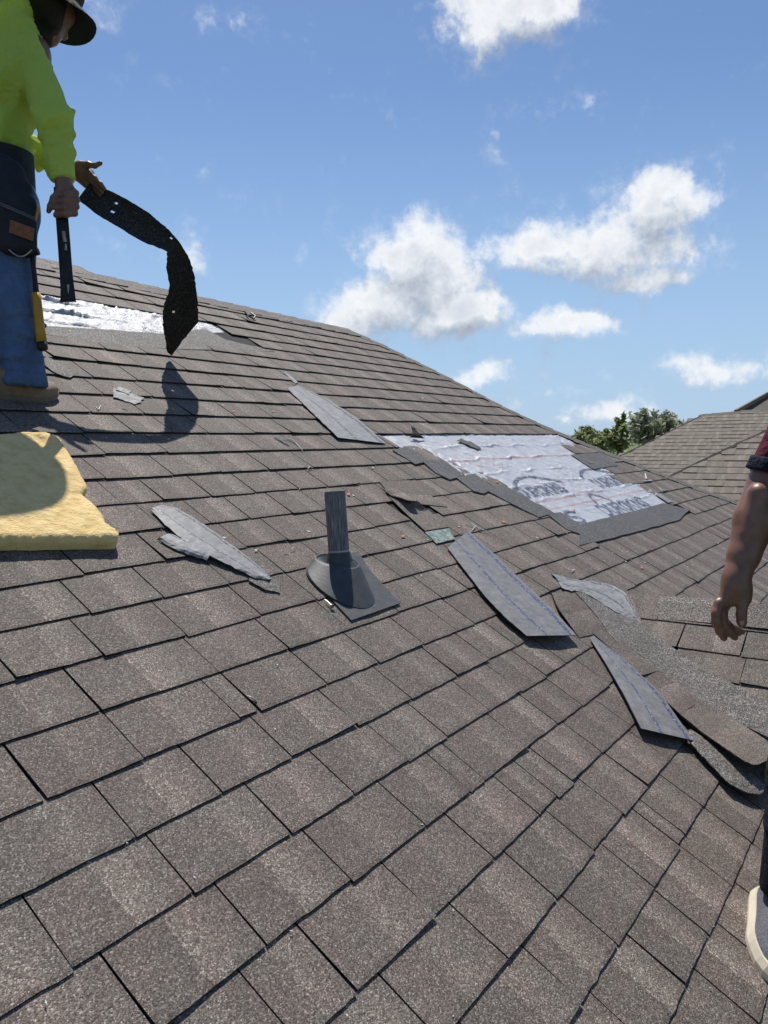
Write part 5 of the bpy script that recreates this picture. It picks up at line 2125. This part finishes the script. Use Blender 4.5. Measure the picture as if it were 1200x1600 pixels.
# a few nail holes punched through: leave cells out
holes = {(int(nA * .17), 9), (int(nA * .17) - 1, 9), (int(nA * .155), 4), (int(nA * .43), 2), (int(nA * .78), 10)}
g = MB()
thn = ray(250, 420) / np.linalg.norm(ray(250, 420)) * .004
top = [p for r_ in rowsP for p in r_]
q = lambda i, j: i * mA + j
cells = [(i, j) for i in range(nA - 1) for j in range(mA - 1) if (i, j) not in holes]
g.add(top, [(q(i, j), q(i + 1, j), q(i + 1, j + 1), q(i, j + 1)) for i, j in cells], rowsS)
g.add([p + thn for p in top], [(q(i, j), q(i, j + 1), q(i + 1, j + 1), q(i + 1, j)) for i, j in cells], rowsS)
rim = [q(i, 0) for i in range(nA)] + [q(nA - 1, j) for j in range(1, mA)] + [q(i, mA - 1) for i in range(nA - 2, -1, -1)] + [q(0, j) for j in range(mA - 2, 0, -1)]
nr_ = len(rim)
g.add([top[i] for i in rim] + [top[i] + thn for i in rim], [(i, nr_ + i, nr_ + (i + 1) % nr_, (i + 1) % nr_) for i in range(nr_)], [(0, -1, 0)] * (2 * nr_))
M['strip_dark'] = granule_mat('asphalt_strip', [(0, (.008, .008, .009)), (.55, (.018, .018, .019)), (.9, (.04, .04, .04)), (1, (.10, .10, .09))], tabs=False, scale=300)
tag(recentre(g.build('shingle_strip', M['strip_dark'])), 'long black shingle strip bent over and dangling from the worker left hand', 'shingle strip')

# ============================ right worker, mostly outside the frame
heel = roof(1190, 1408, .006)
toe_ = roof(1217, 1590, .006)
td = (toe_ - heel) / np.linalg.norm(toe_ - heel)
root2 = thing('person', 'man at the right edge with bare hanging arm, maroon sleeve, black trousers and sneaker', 'person', heel, 'roofers')
F2 = np.array([math.sin(R_(262)), math.cos(R_(262)), 0])
R2 = np.array([F2[1], -F2[0], 0])
sh2 = at(1292, 585, 1.80)
el2 = at(1203, 756, 1.84)
wr2 = at(1150, 905, 1.80)
hip2 = at(1300, 1000, 1.86)
hip2L = hip2 - R2 * .2
an2 = at(1238, 1395, 1.85)
kn2 = at(1263, 1210, 1.80)
yl = hip2L[1] - .02
an2L = np.array([hip2L[0] + .18, yl, yl * math.tan(TH) + .10])
kn2L = (hip2L + an2L) / 2 + F2 * .10
pel2 = (hip2 + hip2L) / 2 + Zu * .06
up2 = sh2 - R2 * .19 + Zu * .015
ch2 = up2 * .62 + pel2 * .38
wa2 = up2 * .3 + pel2 * .7
sh2L = up2 - R2 * .19
el2L = sh2L - Zu * .28 - R2 * .05
wr2L = el2L - Zu * .2 + F2 * .16
nk2 = up2 + Zu * .10 + F2 * .02
hd2 = nk2 + Zu * .12 + F2 * .04
tor2 = lambda g=0.0: [(pel2 + R2 * .07, pel2 - R2 * .07, .115 + g, .115 + g), (wa2 + R2 * .07, wa2 - R2 * .07, .115 + g, .115 + g), (ch2 + R2 * .09, ch2 - R2 * .09, .125 + g, .125 + g),
                      (up2 + R2 * .11, up2 - R2 * .11, .085 + g, .085 + g), (pel2, ch2, .12 + g, .13 + g), (up2, nk2, .075 + g, .056 + g)]
body2 = tor2(-.012) + [(sh2L, el2L, .05, .042), (el2L, wr2L, .041, .028), (up2, sh2, .07, .055), (up2, sh2L, .07, .055), (sh2, el2, .050, .044), (hip2, kn2, .08, .056), (kn2, an2, .055, .042), (hip2L, kn2L, .08, .056), (kn2L, an2L, .055, .042), (nk2, hd2, .055, .055)]
body2 += head_prims(hd2, F2, Zu)
hw_ = wr2L
for i, s_ in enumerate((-.024, -.008, .008, .024)):
    b0 = wr2L + (wr2L - el2L) * .30 + R2 * s_
    body2.append((b0, b0 - Zu * .05 + F2 * .02, .010, .009, (), .006))
    body2.append((b0 - Zu * .05 + F2 * .02, b0 - Zu * .08, .009, .007, (), .006))
body2.append((wr2L, wr2L + (wr2L - el2L) * .28, .030, .030))
body2.append((wr2L + (wr2L - el2L) * .12 + F2 * .02, wr2L + (wr2L - el2L) * .30 + F2 * .05, .012, .009, (), .006))
parts2 = [organic(body2, .010, .035)]
# visible arm and hand in fine resolution
dh = 1.80
arm = [(sh2, el2, .050, .046), (el2, at(1180, 812, 1.825), .050, .048), (at(1180, 812, 1.825), at(1162, 868, 1.81), .047, .0355), (at(1162, 868, 1.81), wr2, .035, .0275),
       (at(1186, 772, 1.80), at(1172, 832, 1.795), .026, .020),
       (wr2, at(1151, 922, dh), .027, .027, (), .02), (at(1143, 922, dh - .004), at(1127, 943, dh - .004), .021, .014, (), .018), (at(1153, 920, dh - .008), at(1146, 934, dh - .004), .022, .016, (), .018),
       (at(1159, 921, dh - .008), at(1162, 936, dh - .012), .018, .0165, (), .016), (at(1144, 930, dh + .01), at(1130, 948, dh + .012), .015, .012, (), .012)]
arm += chain([(1123, 943, dh - .010), (1119, 958, dh - .016), (1119, 972, dh - .014), (1125, 986, dh - .004), (1131, 997, dh + .008)], [.0120, .0105, .0105, .0095, .0080])
arm += chain([(1128, 947, dh + .002), (1127, 962, dh - .002), (1130, 975, dh), (1139, 986, dh + .006), (1148, 996, dh + .012)], [.0125, .0110, .0105, .0095, .0080])
arm += chain([(1131, 950, dh + .014), (1129, 966, dh + .012), (1137, 977, dh + .012), (1149, 983, dh + .014), (1160, 987, dh + .016)], [.0115, .0100, .0095, .0085, .0072])
arm += chain([(1132, 950, dh + .028), (1130, 965, dh + .026), (1136, 978, dh + .026), (1146, 986, dh + .028), (1154, 990, dh + .03)], [.0105, .0092, .0088, .0080, .0068])
arm += chain([(1161, 930, dh - .014), (1160, 946, dh - .020), (1158.5, 960, dh - .022), (1159, 971, dh - .020), (1159.5, 976, dh - .018)], [.0160, .0115, .0110, .0105, .0085])
parts2.append(organic(arm, .0036, .010))
organic_obj('body', parts2, M['skin2'], root2)
# thumb nail
g = MB()
tn = [at(1155.5, 970, dh - .0335), at(1162.5, 970, dh - .0335), at(1163, 975, dh - .031), at(1159.5, 978, dh - .029), at(1156, 975, dh - .031)]
g.slab(tn, ray(1159, 973) * .002)
hang(g.build('nail', plain('finger_nail', (.42, .27, .22), .35, .05)), root2)
uax = (el2 - sh2) / np.linalg.norm(el2 - sh2)
ccut = at(1196, 738, 1.84)
cn = uax * .85 + np.array([0, 0, -.4])
cn /= np.linalg.norm(cn)
shirt2 = tor2(.012) + [(up2, sh2, .085, .075), (up2, sh2L, .085, .075), (sh2, el2, .067, .058, [(ccut, cn)]), (sh2L, el2L, .072, .064, [(sh2L * .3 + el2L * .7, (el2L - sh2L) / np.linalg.norm(el2L - sh2L))])]
V, Q = organic(shirt2, .0095, .03, 0, [(pel2 - Zu * .06, -Zu), (nk2 + Zu * .02, Zu)])
V = folds(V, Q, [(Zu + R2 * .4, .08, 1, None)], .008, 5)
organic_obj('shirt', [(V, Q)], M['maroon'], root2)
hem2 = [(sh2, el2, .0740, .0650, [(ccut + cn * .001, cn), (ccut - cn * .032, -cn)])]
V, Q = organic(hem2, .005, .01)
organic_obj('sleeve_hem', [(V, Q)], M['navy_hem'], root2)
pants2 = [(pel2 + R2 * .07, pel2 - R2 * .07, .125, .125), (wa2 + R2 * .05, wa2 - R2 * .05, .115, .115), (hip2, kn2, .10, .078), (kn2, an2, .078, .072, [(an2 - Zu * .005, -Zu)]), (hip2L, kn2L, .10, .078), (kn2L, an2L, .078, .07, [(an2L - Zu * .02, -Zu)]),
          (pel2, wa2, .125, .118)]
V, Q = organic(pants2, .009, .04, 0, [(wa2 + Zu * .02, Zu)])
low2 = lambda V: np.clip((kn2[2] - V[:, 2]) * 5 + .3, .15, 1)
V = folds(V, Q, [(Zu + R2 * .3, .075, 1, low2)], .016, 6)
organic_obj('trousers', [(V, Q)], M['black_pants'], root2)
V, Q = organic([(hd2 + Zu * .045 - F2 * .03, hd2 + Zu * .05 + F2 * .01, .088, .080), (hd2 - F2 * .06, hd2 - F2 * .055 + Zu * .03, .062, .07)], .009, .03)
organic_obj('hair', [(V, Q)], M['hair'], root2)
t_, sd_, hw_f, hh_f, up_o = shoe('sneaker', heel, toe_, NW, .285, (M['knit'], M['white_sole'], M['lace']), root2, .052, .026, .007, .075)
g = MB()
hb_ = heel - td * .012
g.sheet([[hb_ + sd_ * (x * .018) + NW * (.03 + z * .055) - td * (.010 * (1 - x * x) + .012 * z) for z in (0, .5, 1)] for x in (-1, 0, 1)], td * .006)
o = g.build('heel_tab', M['white_sole'], smooth=True)
o.parent = up_o
o.matrix_parent_inverse = Matrix()
hl2 = np.array([an2L[0] + .07, an2L[1], an2L[1] * math.tan(TH)]) + NW * .012
shoe('sneaker', hl2, hl2 + td * .285, NW, .285, (M['knit'], M['white_sole'], M['lace']), root2, .050, .030, .013, .070)

# objects whose parent chain was built in world coordinates keep their place
for o in bpy.data.objects:
    if o.parent is not None and o.parent.parent is not None and o.parent.type == 'MESH' and o.matrix_parent_inverse == Matrix():
        pass
bpy.context.view_layer.update()
